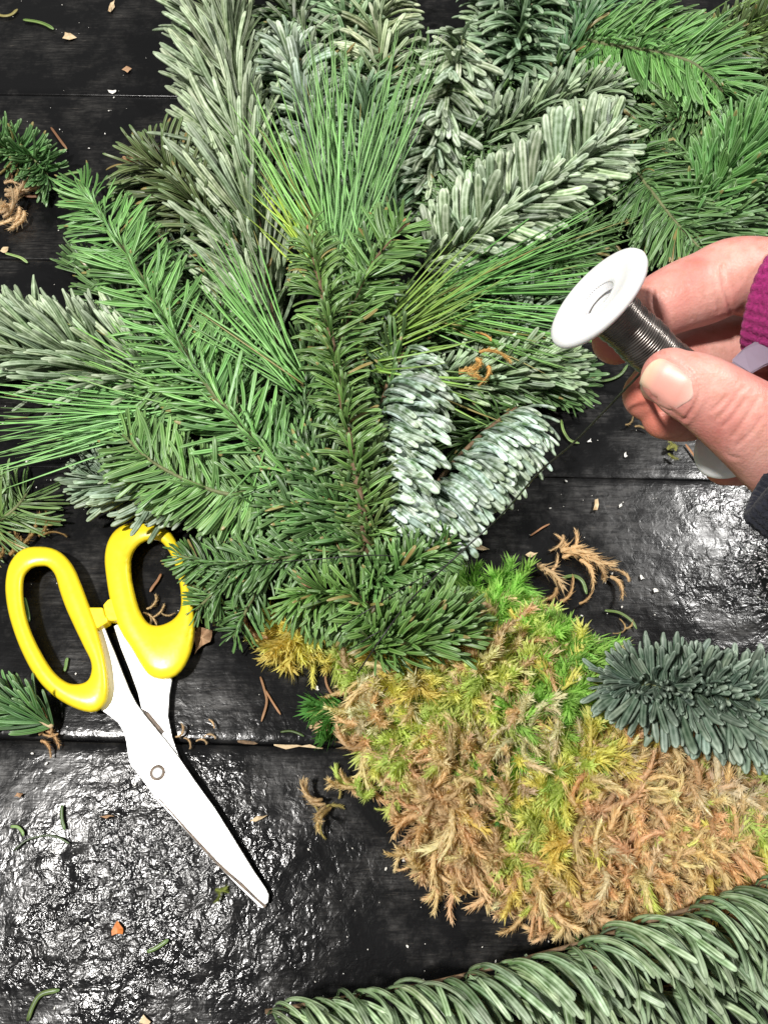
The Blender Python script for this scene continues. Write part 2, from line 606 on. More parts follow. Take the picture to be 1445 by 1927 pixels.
ROWS = {
    # (share, phi mean, phi spread, alpha mean, alpha spread, length factor, style)
    'flat': [(.39, 0, 16, 62, 9, 1.0, 'R'), (.39, 180, 16, 62, 9, 1.0, 'L'), (.22, 90, 45, 40, 12, .62, 'arch')],
    'flatthin': [(.46, 0, 14, 66, 9, 1.0, 'R'), (.46, 180, 14, 66, 9, 1.0, 'L'), (.08, 90, 40, 45, 12, .6, 'arch')],
    'lush': [(.33, 8, 22, 58, 12, 1.0, 'R'), (.33, 172, 22, 58, 12, 1.0, 'L'), (.34, 90, 50, 48, 14, .85, 'arch')],
    'forward': [(.36, 15, 25, 40, 10, 1.0, 'R'), (.36, 165, 25, 40, 10, 1.0, 'L'), (.28, 90, 45, 30, 10, .95, 'plain')],
    'brush': [(.3, 15, 30, 66, 12, 1.0, 'arch'), (.3, 165, 30, 66, 12, 1.0, 'arch'), (.4, 90, 60, 60, 14, .95, 'arch')],
    'round': [(.34, 20, 35, 62, 12, 1.0, 'curlup'), (.33, 160, 35, 62, 12, 1.0, 'curlup'), (.33, 90, 60, 62, 14, .9, 'curlup')],
    'droop': [(.4, 10, 22, 70, 12, 1.0, 'arch'), (.4, 170, 22, 70, 12, 1.0, 'arch'), (.2, 90, 40, 60, 14, .9, 'arch')],
}


def px_dir(p, dx, dy, up=0.0):
    """world direction on the table plane for a photograph direction at p, plus lift"""
    uv, _ = to_px(np.array([p]))
    a = P(uv[0][0], uv[0][1], p[2] * 1000)
    b = P(uv[0][0] + dx, uv[0][1] + dy, p[2] * 1000)
    d = np.array(b - a)
    d /= np.linalg.norm(d)
    d = d + np.array([0, 0, up])
    return d / np.linalg.norm(d)


def needles_on(c, n, L, W, rows, tipfan=0.12, sweep=None, taper=(.8, 1.0, .72), rnd=None):
    """list of (matrix3x3 columns, origin, length, style) for needles along stem points c (metres)"""
    R = rnd or random
    t = tangents(c)
    out = []
    m = len(c)
    for i in range(n):
        s = (i + R.random()) / n
        x = s * (m - 1)
        k = min(int(x), m - 2)
        fr = x - k
        p = c[k] * (1 - fr) + c[k + 1] * fr
        T = t[k]
        N = np.array([0, -0.25, 1.0])
        N = N - T * N.dot(T)
        N /= np.linalg.norm(N)
        B = np.cross(T, N)
        lf = np.interp(s, [0, .25, .75, 1], [taper[0], taper[1], taper[1], taper[2]])
        if sweep is not None:
            dx, dy, up, sp = sweep[:4]
            stag = sweep[4] if len(sweep) > 4 else 0.0
            D = px_dir(p, dx + R.uniform(-sp, sp), dy + R.uniform(-sp, sp), up + R.uniform(-.22, .22))
            ph = math.radians(R.uniform(20, 160))
            off = R.random() ** 1.3 * stag * L
            o = p + (math.cos(ph) * B + math.sin(ph) * N) * 0.0018 + D * off + np.array([0, 0, -.16 * off - .0012 * R.random()])
            lean = sweep[5] if len(sweep) > 5 else 0.0
            Fz = N * (1 - .5 * lean) + px_dir(p, dy, -dx) * lean * R.uniform(.5, 1.3)
            Fz = Fz - D * Fz.dot(D)
            Fz /= np.linalg.norm(Fz)
            style = (sweep[6] if len(sweep) > 6 else 'shingle') if R.random() < .85 else 'arch'
            ln = L * lf * R.uniform(.82, 1.12)
        else:
            r = R.random()
            acc = 0
            for row in rows:
                acc += row[0]
                if r <= acc:
                    break
            _, pm, ps, am, asp, lfac, style = row
            ph = math.radians(R.gauss(pm, ps * .75))
            al = R.gauss(am, asp * .95)
            if R.random() < .05:
                al += R.uniform(-35, 35)
            if s > 1 - tipfan:
                g = (s - (1 - tipfan)) / tipfan
                al = al * (1 - .62 * g)
            al = math.radians(al)
            rad = math.cos(ph) * B + math.sin(ph) * N
            D = math.cos(al) * T + math.sin(al) * rad
            D /= np.linalg.norm(D)
            o = p + rad * 0.0009
            Fz = N - D * N.dot(D)
            if np.linalg.norm(Fz) < .3:
                Fz = T - D * T.dot(D)
            Fz /= np.linalg.norm(Fz)
            if style in 'RL':
                pass
            ln = L * lf * lfac * R.uniform(.84, 1.1)
        X = np.cross(D, Fz)
        rollA = R.gauss(0, .34)
        X, Fz = X * math.cos(rollA) + Fz * math.sin(rollA), Fz * math.cos(rollA) - X * math.sin(rollA)
        out.append((np.stack([X, D, Fz], 1), o, ln, style))
    return out


def put_needles(root, items, mat, wrel, tint, single, low=False, cap=296):
    """needles as single part objects (up to cap) and the rest joined as one part"""
    R = random
    base = np.array(root.location)
    one = items[:cap] if single else []
    rest = items[cap:] if single else items
    for A, o, ln, style in one:
        a, me = variants(mat, style, wrel, False)[R.randrange(8)]
        ob = bpy.data.objects.new('needle', me)
        m = Matrix.Identity(4)
        for i in range(3):
            for j in range(3):
                m[i][j] = A[i][j] * ln
            m[i][3] = o[i] - base[i]
        ob.parent = root
        ob.matrix_basis = m
        g = R.uniform(.88, 1.12)
        ob.color = (tint[0] * g * R.uniform(.94, 1.06), tint[1] * g, tint[2] * g * R.uniform(.92, 1.08), 1)
        COL.objects.link(ob)
    if rest:
        J = Joiner()
        for A, o, ln, style in rest:
            (v, f, nv), _ = variants(mat, style, wrel, True)[R.randrange(8)]
            nv = nv.copy()
            nv[:, 2] = R.random()
            J.add((v * ln) @ A.T + o, f, nv=nv)
        ob = link_mesh('needles', J.mesh('needles', M[mat], {'nv': 'FLOAT_VECTOR'}), root)
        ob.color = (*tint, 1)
        ob['kind'] = 'stuff'


def sprig(label, pts, L=80, W=9, n=200, rows='flat', mat='fir', tint=(1, 1, 1), single=True, sweep=None, name='fir_sprig',
          bark='greenbark', bud=False, group=None, r=(1.3, .8), tipfan=.12, taper=(.8, 1, .72), sides=(), cat='sprig', low=False):
    """pts: (px, py, height mm) from base to tip; L, W in photograph pixels; sides: extra stems [(pts, share, L factor)]"""
    c, ln = catmull([P(*q) for q in pts], 28)
    root = empty(name, Vector(c[0]) if c[0][2] > 0 else Vector((c[0][0], c[0][1], 0)), label, cat, group or 'sprigs of cut evergreen on the worktable')
    sc = scale_at(Vector(c[14]))
    W = W * (.78 if mat == 'fir' else .88)
    if mat == 'fir' and single:
        n = int(n * 1.4)
    make_stem('stem', c, r[0] * .001, r[1] * .001, bark, root)
    rw = ROWS[rows] if isinstance(rows, str) else rows
    items = needles_on(c, n, L * sc, W * sc, rw, tipfan, sweep, taper)
    for spts, share, lf in sides:
        c2, _ = catmull([P(*q) for q in spts], 18)
        make_stem('side_stem', c2, r[0] * .0008, r[1] * .0009, bark, root)
        items += needles_on(c2, int(n * share), L * sc * lf, W * sc, rw, tipfan, None, taper)
    random.shuffle(items)
    put_needles(root, items, mat, W / L, tint, single, low)
    if bud:
        v, f = ellipsoid_np()
        T = tangents(c)[-1]
        for k in range(3 if bud == 'three' else 1):
            jit = rng.uniform(-1, 1, 3) * .0016 * (k > 0)
            d = Vector(T + rng.uniform(-.5, .5, 3) * (k > 0)).normalized()
            q = d.to_track_quat('Z', 'Y').to_matrix()
            vv = (v * np.array([.0014, .0014, .0024])) @ np.array(q).T + c[-1] + T * .001 + jit
            link_mesh('bud', mesh_np('bud', vv, f, M['bud']), root)
    return root


# ------------------------------------------------------------------ the setting: a worktable of black painted planks
def lattice(shape, sx, sy, x, y, r):
    """smooth value noise sampled at (x, y) in cells"""
    g = r.random((shape, shape))
    xi, yi = np.floor(x / sx), np.floor(y / sy)
    fx, fy = x / sx - xi, y / sy - yi
    fx, fy = fx * fx * (3 - 2 * fx), fy * fy * (3 - 2 * fy)
    a = (xi % shape).astype(int); b = ((xi + 1) % shape).astype(int)
    c = (yi % shape).astype(int); d = ((yi + 1) % shape).astype(int)
    return (g[a, c] * (1 - fx) + g[b, c] * fx) * (1 - fy) + (g[a, d] * (1 - fx) + g[b, d] * fx) * fy - .5


table = empty('table', (0, 0, 0))
table['kind'] = 'structure'
SEAMS = [-.110, .045, .197, .3486, .501, .655]
FILLED = {.197: (.00015, .0003)}      # this joint is bridged by paint
SLOPE = -.022
nr = np.random.default_rng(3)
for a, b in zip(SEAMS[:-1], SEAMS[1:]):
    ga, da = FILLED.get(a, (.0005, .0012))
    gb, db = FILLED.get(b, (.0005, .0012))
    xs = np.arange(-.46, .4601, .002)
    ys = np.concatenate([[a + ga, a + ga + .0004, a + ga + .001, a + .003], np.arange(a + .005, b - .004, .002), [b - .003, b - gb - .001, b - gb - .0004, b - gb]])
    X, Y = np.meshgrid(xs, ys, indexing='ij')
    h = .0016 * lattice(64, .11, .05, X, Y, nr) * .5
    tar = np.maximum(np.exp(-(((X + .118) / .085) ** 2 + ((Y + .025) / .060) ** 2)), np.exp(-(((X - .245) / .06) ** 2 + ((Y - .135) / .045) ** 2)))
    tar = np.clip(tar * (1.15 + 2.0 * lattice(64, .026, .018, X, Y, nr) + .8 * lattice(64, .009, .007, X, Y, nr)), 0, 1)
    amp = .00010 + .0008 * tar
    h += amp * (.6 * lattice(97, .010, .008, X, Y, nr) + .7 * lattice(128, .0055, .0045, X, Y, nr))
    h -= da * np.exp(-(Y - a) / .0014) + db * np.exp(-(b - Y) / .0014)
    yy = Y + SLOPE * (X + .14)
    v = np.stack([X, yy, h - .0005], -1)
    nx, ny = X.shape
    idx = np.arange(nx * ny).reshape(nx, ny)
    q = np.stack([idx[:-1, :-1], idx[1:, :-1], idx[1:, 1:], idx[:-1, 1:]], -1).reshape(-1, 4)
    # skirt to give the plank its thickness
    loop = np.concatenate([idx[:, 0], idx[-1, 1:], idx[-2::-1, -1], idx[0, -2:0:-1]])
    vv = v.reshape(-1, 3)
    low = vv[loop] * np.array([1, 1, 0]) + np.array([0, 0, -.022])
    k = np.arange(len(loop))
    k2 = (k + 1) % len(loop)
    q2 = np.stack([loop[k], len(vv) + k, len(vv) + k2, loop[k2]], 1)
    tv = np.concatenate([tar.ravel(), np.zeros(len(low))])
    me = mesh_np('plank', np.vstack([vv, low]), [q, q2], M['table'])
    at = me.attributes.new('tar', 'FLOAT', 'POINT')
    at.data.foreach_set('value', tv.astype(np.float32))
    link_mesh('plank', me, table)
v, f = np.array([[-.46, -.12, -.0225], [.46, -.13, -.0225], [.46, .65, -.0225], [-.46, .66, -.0225],
                 [-.46, -.12, -.05], [.46, -.13, -.05], [.46, .65, -.05], [-.46, .66, -.05]]), \
    [np.array([[0, 1, 2, 3], [7, 6, 5, 4], [0, 4, 5, 1], [1, 5, 6, 2], [2, 6, 7, 3], [3, 7, 4, 0]])]
link_mesh('table_frame', mesh_np('table_frame', v, f, M['table'], smooth=False), table)


# ------------------------------------------------------------------ scissors
def S(x, y):            # position read from an enlarged crop -> photograph pixels
    return (x / 2.4696, 960 + y / 2.4705)


def closed(pts, n):
    p = [(*S(*q), 0.0) for q in pts]
    p2 = p[-2:] + p + p[:3]
    c, _ = catmull(p2, 600)
    # cut the doubled ends: keep from p[0] round to p[0]
    a = np.argmin(np.linalg.norm(c[:200, :2] - np.array(p[0][:2]), axis=1))
    b = 400 + np.argmin(np.linalg.norm(c[400:, :2] - np.array(p[0][:2]), axis=1))
    c = c[a:b]
    s = np.concatenate([[0], np.cumsum(np.linalg.norm(np.diff(c, axis=0), axis=1))])
    q = np.linspace(0, s[-1], n, endpoint=False)
    return np.stack([np.interp(q, s, c[:, 0]), np.interp(q, s, c[:, 1])], 1)


def handle_mesh(outer, inner, zmid, half, name):
    n = 96
    o = closed(outer, 500)
    i = closed(inner, n)
    # pair each inner point with the outer point its outward normal meets, smoothed round the loop
    cen = i.mean(0)
    t = np.roll(i, -1, 0) - np.roll(i, 1, 0)
    area = np.sum(i[:, 0] * np.roll(i[:, 1], -1) - np.roll(i[:, 0], -1) * i[:, 1])
    nrm = np.stack([t[:, 1], -t[:, 0]], 1) * (1 if area > 0 else -1)
    nrm /= np.linalg.norm(nrm, axis=1, keepdims=True)
    idx = []
    for k in range(n):
        d = o - i[k]
        dist = np.linalg.norm(d, axis=1)
        cosv = (d @ nrm[k]) / np.maximum(dist, 1e-6)
        idx.append(np.argmin(dist * (1 + 6 * (1 - cosv))))
    idx = np.unwrap(np.array(idx) * 2 * math.pi / 500)
    for _ in range(90):
        idx = (np.roll(idx, 1) + idx * 2 + np.roll(idx, -1)) / 4 if abs(idx[-1] - idx[0]) < 1 else np.concatenate(
            [[(idx[0] * 3 + idx[1]) / 4 + (idx[-1] - idx[0] - np.sign(idx[-1] - idx[0]) * 2 * math.pi) / 4],
             (idx[:-2] + idx[1:-1] * 2 + idx[2:]) / 4,
             [(idx[-1] * 3 + idx[-2]) / 4 + (idx[0] - idx[-1] + np.sign(idx[-1] - idx[0]) * 2 * math.pi) / 4]])
    ii = (idx / (2 * math.pi) * 500) % 500
    i0 = np.floor(ii).astype(int) % 500
    fr = (ii - np.floor(ii))[:, None]
    oo = o[i0] * (1 - fr) + o[(i0 + 1) % 500] * fr
    m = 16
    ver = []
    for k in range(n):
        for j in range(m):
            a = 2 * math.pi * j / m
            cx = math.copysign(abs(math.cos(a)) ** .62, math.cos(a))
            cz = math.copysign(abs(math.sin(a)) ** .72, math.sin(a))
            w = .5 - .5 * cx
            p = i[k] * (1 - w) + oo[k] * w
            ver.append(P(p[0], p[1], zmid + half * cz))
    v = np.array([list(x) for x in ver])
    a = np.arange(n)[:, None] * m
    b = ((np.arange(n)[:, None] + 1) % n) * m
    j = np.arange(m)[None, :]
    k = (j + 1) % m
    q = np.stack([a + j, a + k, b + k, b + j], -1).reshape(-1, 4)
    me = mesh_np(name, v, [q], M['yellow'])
    bm = bmesh.new()
    bm.from_mesh(me)
    bmesh.ops.recalc_face_normals(bm, faces=bm.faces)
    bm.to_mesh(me)
    bm.free()
    return me


def slab(name, pts_px, z0, z1, mat, bevel=.0003, parent=None, zf=None):
    """flat blade-like plate: outline in photograph pixels, bottom and top heights in mm"""
    bm = bmesh.new()
    top = [bm.verts.new(P(x, y, (zf(x, y) if zf else 0) + z1)) for x, y in pts_px]
    bot = [bm.verts.new(P(x, y, (zf(x, y) if zf else 0) + z1) - Vector((0, 0, (z1 - z0) * .001))) for x, y in pts_px]
    bm.faces.new(top)
    bm.faces.new(bot[::-1])
    n = len(top)
    for k in range(n):
        bm.faces.new((top[k], bot[k], bot[(k + 1) % n], top[(k + 1) % n]))
    bmesh.ops.recalc_face_normals(bm, faces=bm.faces)
    if bevel:
        bmesh.ops.bevel(bm, geom=[e for e in bm.edges], offset=bevel, segments=2, affect='EDGES', profile=.5)
    bmesh.ops.triangulate(bm, faces=[f for f in bm.faces if len(f.verts) > 4])
    me = bpy.data.meshes.new(name)
    bm.to_mesh(me)
    bm.free()
    me.materials.append(M[mat])
    return link_mesh(name, me, parent)


def smooth_poly(pts, per=5):
    c, _ = catmull([(*p, 0) for p in pts], len(pts) * per)
    return [tuple(x[:2]) for x in c]


sc_root = empty('scissors', P(*S(732, 1222), 0), 'open yellow handled steel scissors lying on the black planks', 'scissors')
hl_out = [(160, 170), (230, 174), (290, 202), (340, 260), (376, 340), (408, 425), (436, 500), (462, 580), (488, 680), (503, 780), (505, 850), (488, 908), (440, 942),
          (375, 932), (300, 898), (228, 846), (160, 768), (102, 660), (60, 550), (34, 450), (25, 350), (40, 260), (78, 202), (118, 177)]
hl_in = [(190, 262), (225, 266), (256, 302), (276, 370), (304, 450), (344, 540), (390, 636), (421, 700), (425, 752), (404, 796), (352, 810), (300, 795), (242, 742),
         (182, 644), (138, 545), (115, 450), (108, 370), (115, 310), (148, 272)]
hr_out = [(540, 90), (600, 60), (680, 52), (760, 78), (808, 120), (845, 195), (872, 300), (893, 400), (907, 500), (905, 590), (882, 680), (842, 752), (792, 785), (738, 788),
          (690, 768), (648, 708), (608, 638), (572, 585), (540, 515), (512, 420), (494, 310), (487, 220), (502, 145)]
hr_in = [(698, 140), (750, 150), (792, 205), (822, 285), (840, 380), (838, 460), (802, 510), (742, 536), (690, 526), (652, 470), (625, 380), (610, 285), (617, 210), (650, 162)]
h_l = link_mesh('handle', handle_mesh(hl_out, hl_in, 8.5, 5.6, 'handle'), sc_root)
h_r = link_mesh('handle', handle_mesh(hr_out, hr_in, 7.0, 5.6, 'handle'), sc_root)


def under(child, part):
    child.parent = part
    child.location = (0, 0, 0)
    return child


tabl = [S(*q) for q in [(408, 452), (476, 452), (486, 492), (500, 500), (498, 522), (470, 538), (448, 552), (428, 510)]]
tabr = [S(*q) for q in [(478, 440), (500, 416), (540, 400), (570, 510), (520, 514), (496, 512), (486, 480)]]
under(slab('stop_tab', tabl, 4.5, 11.5, 'yellow', .0007, sc_root), h_l)
under(slab('stop_tab', tabr, 3.5, 10.5, 'yellow', .0007, sc_root), h_r)
# lower blade (from the right handle), seen between the handles and as a thin rim along the other blade
bl2 = [(545, 530), (578, 590), (650, 700), (700, 765), (800, 780), (786, 860), (780, 960), (800, 1060), (835, 1160), (905, 1290), (1000, 1450), (1100, 1610),
       (1222, 1800), (1236, 1838), (1222, 1854), (1206, 1848), (1100, 1745), (990, 1632), (860, 1490), (730, 1350), (650, 1240), (605, 1185), (640, 1080), (668, 990),
       (656, 922), (640, 850), (602, 745), (560, 640), (528, 540)]
tipd = lambda x, y: -3.4 * max(0.0, min(1.0, (y - 1455) / 250.0))
b_low = slab('blade', [S(*q) for q in bl2], 3.6, 5.2, 'steel', .0003, sc_root, tipd)
bl1 = [(452, 560), (482, 538), (505, 598), (532, 662), (570, 760), (603, 842), (632, 898), (668, 948), (722, 1014), (780, 1085), (832, 1152), (902, 1254), (1000, 1390), (1100, 1550),
       (1182, 1682), (1236, 1762), (1250, 1792), (1246, 1826), (1232, 1838), (1200, 1812), (1110, 1722), (1000, 1622), (862, 1470), (730, 1330), (684, 1268), (640, 1218),
       (602, 1176), (592, 1130), (586, 1080), (574, 1034), (548, 990), (505, 956), (468, 930), (500, 870), (500, 790), (482, 680)]
slab('blade', [S(*q) for q in bl1], 5.5, 7.2, 'steel', .00035, sc_root, tipd)
# dark bevel along the under blade and the stained strip beside the pivot
under(slab('blade_bevel', [S(*q) for q in [(1238, 1840), (1228, 1851), (1150, 1780), (1050, 1690), (990, 1632), (862, 1488), (735, 1345), (738, 1340), (866, 1478), (1000, 1624), (1046, 1668), (1110, 1724)]],
     5.25, 5.5, 'steeldark', 0, sc_root, tipd), b_low)
under(slab('rust_stain', [S(*q) for q in [(660, 924), (690, 940), (740, 1000), (765, 1030), (750, 1046), (770, 1075), (812, 1135), (806, 1130), (740, 1050), (690, 985)]], 5.22, 5.35, 'steeldark', 0, sc_root), b_low)


def disc_np(cx, cy, z0, z1, rad, n=40, dome=0.0):
    c = P(cx, cy, z0)
    s = scale_at(c) * rad
    prof = [(1, 0), (1, .7), (.92, 1.0), (.5, 1.0 + dome), (0.02, 1.0 + dome * 1.2)]
    v = [(c.x + s * r * math.cos(2 * math.pi * k / n), c.y + s * r * math.sin(2 * math.pi * k / n), (z0 + (z1 - z0) * h) * .001) for r, h in prof for k in range(n)]
    q = [(i * n + k, i * n + (k + 1) % n, (i + 1) * n + (k + 1) % n, (i + 1) * n + k) for i in range(len(prof) - 1) for k in range(n)]
    return np.array(v), [np.array(q)]


px_, py_ = S(732, 1222)
v, f = disc_np(px_, py_, 7.1, 7.42, 14.5)
pr = link_mesh('pivot_ring', mesh_np('pivot_ring', v, f, M['steeldark']), sc_root)
v, f = disc_np(px_, py_, 7.3, 7.75, 9.5, dome=.15)
link_mesh('pivot_screw', mesh_np('pivot_screw', v, f, M['steel']), sc_root)

# ------------------------------------------------------------------ fir sprigs: base to tip, (px, py, height mm)
PILE = 'sprigs of cut evergreen in the pile'
BUN = 'sprigs bound in the bundle'
# --- pale noble fir and other sprigs of the pile, back to front
sprig('large pale sage fir branch along the top left edge of the pile', [(520, 650, 14), (502, 530, 20), (484, 400, 26), (464, 250, 30), (442, 100, 32), (418, -80, 32)],
      L=178, W=12.5, n=430, rows=[(.50, 165, 20, 50, 9, 1.0, 'L'), (.25, 14, 20, 28, 9, .85, 'R'), (.25, 110, 45, 38, 10, .85, 'L')], mat='noble', tint=(.84, .86, .72), group=PILE, r=(2.2, 1.4), bark='bark', tipfan=.05)
sprig('dark olive drooping old sprig beside the pale branch at the upper left', [(430, 470, 10), (380, 400, 16), (330, 340, 18), (280, 318, 14)],
      L=120, W=10, n=210, rows='droop', mat='fir', tint=(1.0, .66, .85), group=PILE, bark='bark')
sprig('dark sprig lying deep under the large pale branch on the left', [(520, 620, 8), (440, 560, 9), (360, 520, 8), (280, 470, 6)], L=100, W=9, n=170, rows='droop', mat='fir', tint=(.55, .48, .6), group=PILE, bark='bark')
sprig('pale grey green fir branch pointing off the left edge', [(420, 735, 12), (300, 722, 16), (180, 700, 18), (60, 678, 16), (-60, 662, 12)],
      L=150, W=12, n=420, rows=[(.52, 20, 30, 64, 10, 1.0, 'R'), (.26, 170, 25, 40, 10, .85, 'L'), (.22, 70, 40, 52, 10, .9, 'R')], mat='noble', tint=(.76, .82, .66), group=PILE, r=(2, 1.3), bark='bark', tipfan=.04)
sprig('dark thin sprig between the left branch and the bright long sprig', [(320, 690, 10), (270, 620, 13), (200, 540, 12), (150, 490, 8)], L=80, W=7, n=130, rows='forward', mat='fir', tint=(.75, .72, .75), group=PILE)
sprig('silvery fir sprig drooping over the right scissor handle', [(500, 915, 20), (420, 925, 24), (330, 925, 24), (250, 915, 22), (170, 898, 16)],
      L=100, W=11, n=230, rows=[(.38, 12, 25, 52, 12, 1.0, 'R'), (.42, 172, 25, 42, 12, 1.0, 'L'), (.2, 90, 50, 45, 10, .8, 'arch')], mat='noble', tint=(.62, .72, .64), group=PILE, bark='bark')
sprig('frosty broad needled tip left of the upright pine needles', [(610, 400, 14), (600, 320, 22), (580, 220, 28), (552, 130, 30), (535, 80, 30)],
      L=85, W=15, n=170, rows='brush', mat='noble', tint=(.95, 1.0, 1.0), group=PILE)
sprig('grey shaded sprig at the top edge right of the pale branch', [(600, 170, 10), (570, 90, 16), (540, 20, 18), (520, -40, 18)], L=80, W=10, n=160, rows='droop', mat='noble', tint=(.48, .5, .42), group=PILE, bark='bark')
sprig('pale yellowish sprig at the top edge, behind the upright pine tips', [(720, 190, 14), (716, 110, 22), (708, 30, 26), (700, -50, 26)], L=90, W=11, n=170, rows='droop', mat='noble', tint=(1.05, 1.02, .84), group=PILE, bark='bark')
sprig('mid green curling sprig at the top edge, left of the yellowish one', [(660, 110, 12), (655, 60, 20), (648, 0, 24), (640, -60, 24)], L=80, W=11, n=150, rows='brush', mat='noble', tint=(.72, .92, .66), group=PILE)
sprig('green sprig hidden behind the upright pine needles', [(740, 420, 12), (715, 320, 20), (690, 230, 24), (665, 150, 24)], L=88, W=11, n=190, rows='droop', mat='noble', tint=(.6, .82, .6), group=PILE)
sprig('frosted hanging sprig with whitened broad tips at the top centre', [(800, 400, 10), (815, 300, 26), (838, 190, 40), (858, 110, 46), (872, 70, 46)],
      L=95, W=16, n=190, rows=[(.36, 0, 30, 118, 16, 1.0, 'arch'), (.30, 180, 30, 118, 16, .9, 'arch'), (.34, 90, 45, 128, 16, .9, 'arch')], mat='noble', tint=(1.0, 1.0, .96), group=PILE, tipfan=.0)
sprig('dark green sprig with pale tips beside the frosted hanging one', [(1000, -40, 26), (985, 40, 34), (965, 110, 30), (950, 190, 20)], L=100, W=12, n=190, rows='brush', mat='noble', tint=(.52, .66, .52), group=PILE)
sprig('dull green sprig at the top edge, left of the dark pale tipped one', [(920, 170, 10), (935, 90, 18), (930, 20, 20), (915, -50, 20)], L=85, W=10, n=150, rows='brush', mat='noble', tint=(.62, .74, .58), group=PILE)
sprig('grey green narrow sprig pointing right, above the big pale one', [(840, 310, 14), (930, 258, 24), (1030, 210, 32), (1110, 186, 36), (1150, 178, 36)],
      L=88, W=10, n=230, rows='lush', mat='noble', tint=(.66, .74, .58), group=PILE)
sprig('large pale frosted fir sprig with thick needles right of the pine fan', [(800, 505, 20), (880, 450, 32), (960, 400, 40), (1050, 335, 44), (1125, 280, 44), (1155, 252, 43)],
      L=102, W=18, n=350, rows=[(.42, 165, 20, 70, 9, 1.1, 'L'), (.34, 12, 20, 70, 10, .95, 'R'), (.24, 90, 40, 45, 12, .7, 'arch')], mat='noble', tint=(1.0, 1.03, .92), group=PILE, r=(2, 1.2))
sprig('bright mid green comb shaped sprig at the top right', [(1085, 72, 26), (1160, 86, 36), (1240, 98, 42), (1310, 122, 44), (1360, 172, 40)],
      L=112, W=9.5, n=270, rows='flatthin', mat='fir', tint=(1.42, 1.52, 1.45), group=PILE, r=(1.6, 1))
sprig('dark green sprig pointing left, under the bright comb shaped one', [(1420, 165, 22), (1340, 196, 28), (1250, 234, 30), (1165, 268, 26)], L=80, W=8.5, n=230, rows='flat', mat='fir', tint=(1.0, .92, 1.05), group=PILE, bark='greenbark')
sprig('green flat sprig running down to the hand from the pale sprig tip', [(1160, 282, 24), (1210, 340, 28), (1265, 410, 28), (1330, 482, 24)], L=100, W=8.5, n=250, rows='flatthin', mat='fir', tint=(1.12, 1.08, 1.2), group=PILE)
sprig('spiky bright green tip at the right edge, above the hand', [(1300, 420, 20), (1345, 350, 30), (1400, 290, 36), (1450, 250, 38)], L=95, W=11, n=190, rows='round', mat='fir', tint=(1.5, 1.6, 1.7), group=PILE)
sprig('muted green sprig at the right edge between spiky tip and hand', [(1290, 470, 12), (1360, 420, 20), (1430, 370, 24), (1500, 330, 24)], L=85, W=9, n=190, rows='lush', mat='fir', tint=(1.1, 1.05, 1.2), group=PILE)
sprig('shaded brownish green sprig in the top right corner', [(1300, 120, 10), (1370, 90, 16), (1440, 60, 18), (1500, 40, 16)], L=80, W=7, n=200, rows='round', mat='fir', tint=(1.0, .72, .8), group=PILE, bark='bark')
sprig('dull green sprig at the right edge below the top corner', [(1500, 120, 22), (1440, 140, 22), (1390, 150, 20), (1350, 200, 16)], L=70, W=8, n=140, rows='lush', mat='fir', tint=(1.25, 1.0, 1.2), group=PILE)
sprig('blue green sprig at the top edge left of the comb shaped one', [(1020, 190, 16), (1070, 100, 24), (1110, 30, 28), (1140, -40, 28)], L=82, W=9, n=190, rows='lush', mat='fir', tint=(.9, .98, 1.35), group=PILE, bark='bark')
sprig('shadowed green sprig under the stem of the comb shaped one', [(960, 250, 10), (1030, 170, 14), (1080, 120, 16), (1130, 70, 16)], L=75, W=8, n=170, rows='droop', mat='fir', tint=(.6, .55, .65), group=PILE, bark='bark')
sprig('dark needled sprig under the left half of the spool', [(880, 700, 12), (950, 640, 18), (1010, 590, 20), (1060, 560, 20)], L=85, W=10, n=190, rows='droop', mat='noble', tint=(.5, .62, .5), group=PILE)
sprig('pale green curved needle sprig beneath the spool', [(790, 745, 18), (880, 722, 24), (970, 700, 28), (1050, 690, 26)],
      L=100, W=11, n=220, rows=[(.36, 14, 25, 35, 10, 1.0, 'R'), (.34, 166, 25, 45, 10, 1.0, 'L'), (.3, 90, 45, 40, 10, .9, 'arch')], mat='noble', tint=(.72, .85, .64), group=PILE)
sprig('dark green fan of needles poking out right of the pale curved sprig', [(960, 720, 12), (1000, 712, 16), (1040, 710, 16), (1070, 712, 14)], L=92, W=9, n=90, rows=[(.45, 0, 20, 40, 14, 1, 'R'), (.45, 180, 20, 42, 14, 1, 'L'), (.1, 90, 30, 20, 10, 1, 'plain')], mat='fir', tint=(1.1, 1.05, 1.2), group=PILE)

# --- the bundle in front
sprig('long bright green flat sprig reaching to the upper left of the bundle', [(690, 1010, 40), (560, 905, 48), (490, 840, 50), (438, 786, 50), (389, 722, 50), (352, 670, 48), (303, 588, 46), (256, 505, 42), (202, 420, 34), (150, 345, 24)],
      L=108, W=9.6, n=380, rows='flat', mat='fir', tint=(1.42, 1.50, 1.45), group=BUN, r=(2.0, 1.1), bark='greenbark', bud=False)
sprig('flat side shoot left of the upright centre sprig', [(640, 1000, 34), (600, 900, 42), (580, 810, 44), (572, 730, 42), (560, 690, 40)], L=78, W=9, n=180, rows='flat', mat='fir', tint=(.92, .95, .95), group=BUN)
sprig('small dark shoot with a brown bud between long and upright sprigs', [(470, 820, 34), (440, 730, 42), (424, 650, 46), (413, 578, 48)], L=75, W=8.5, n=120, rows='flat', mat='fir', tint=(1.0, 1.02, 1.0), group=BUN, bud='one')
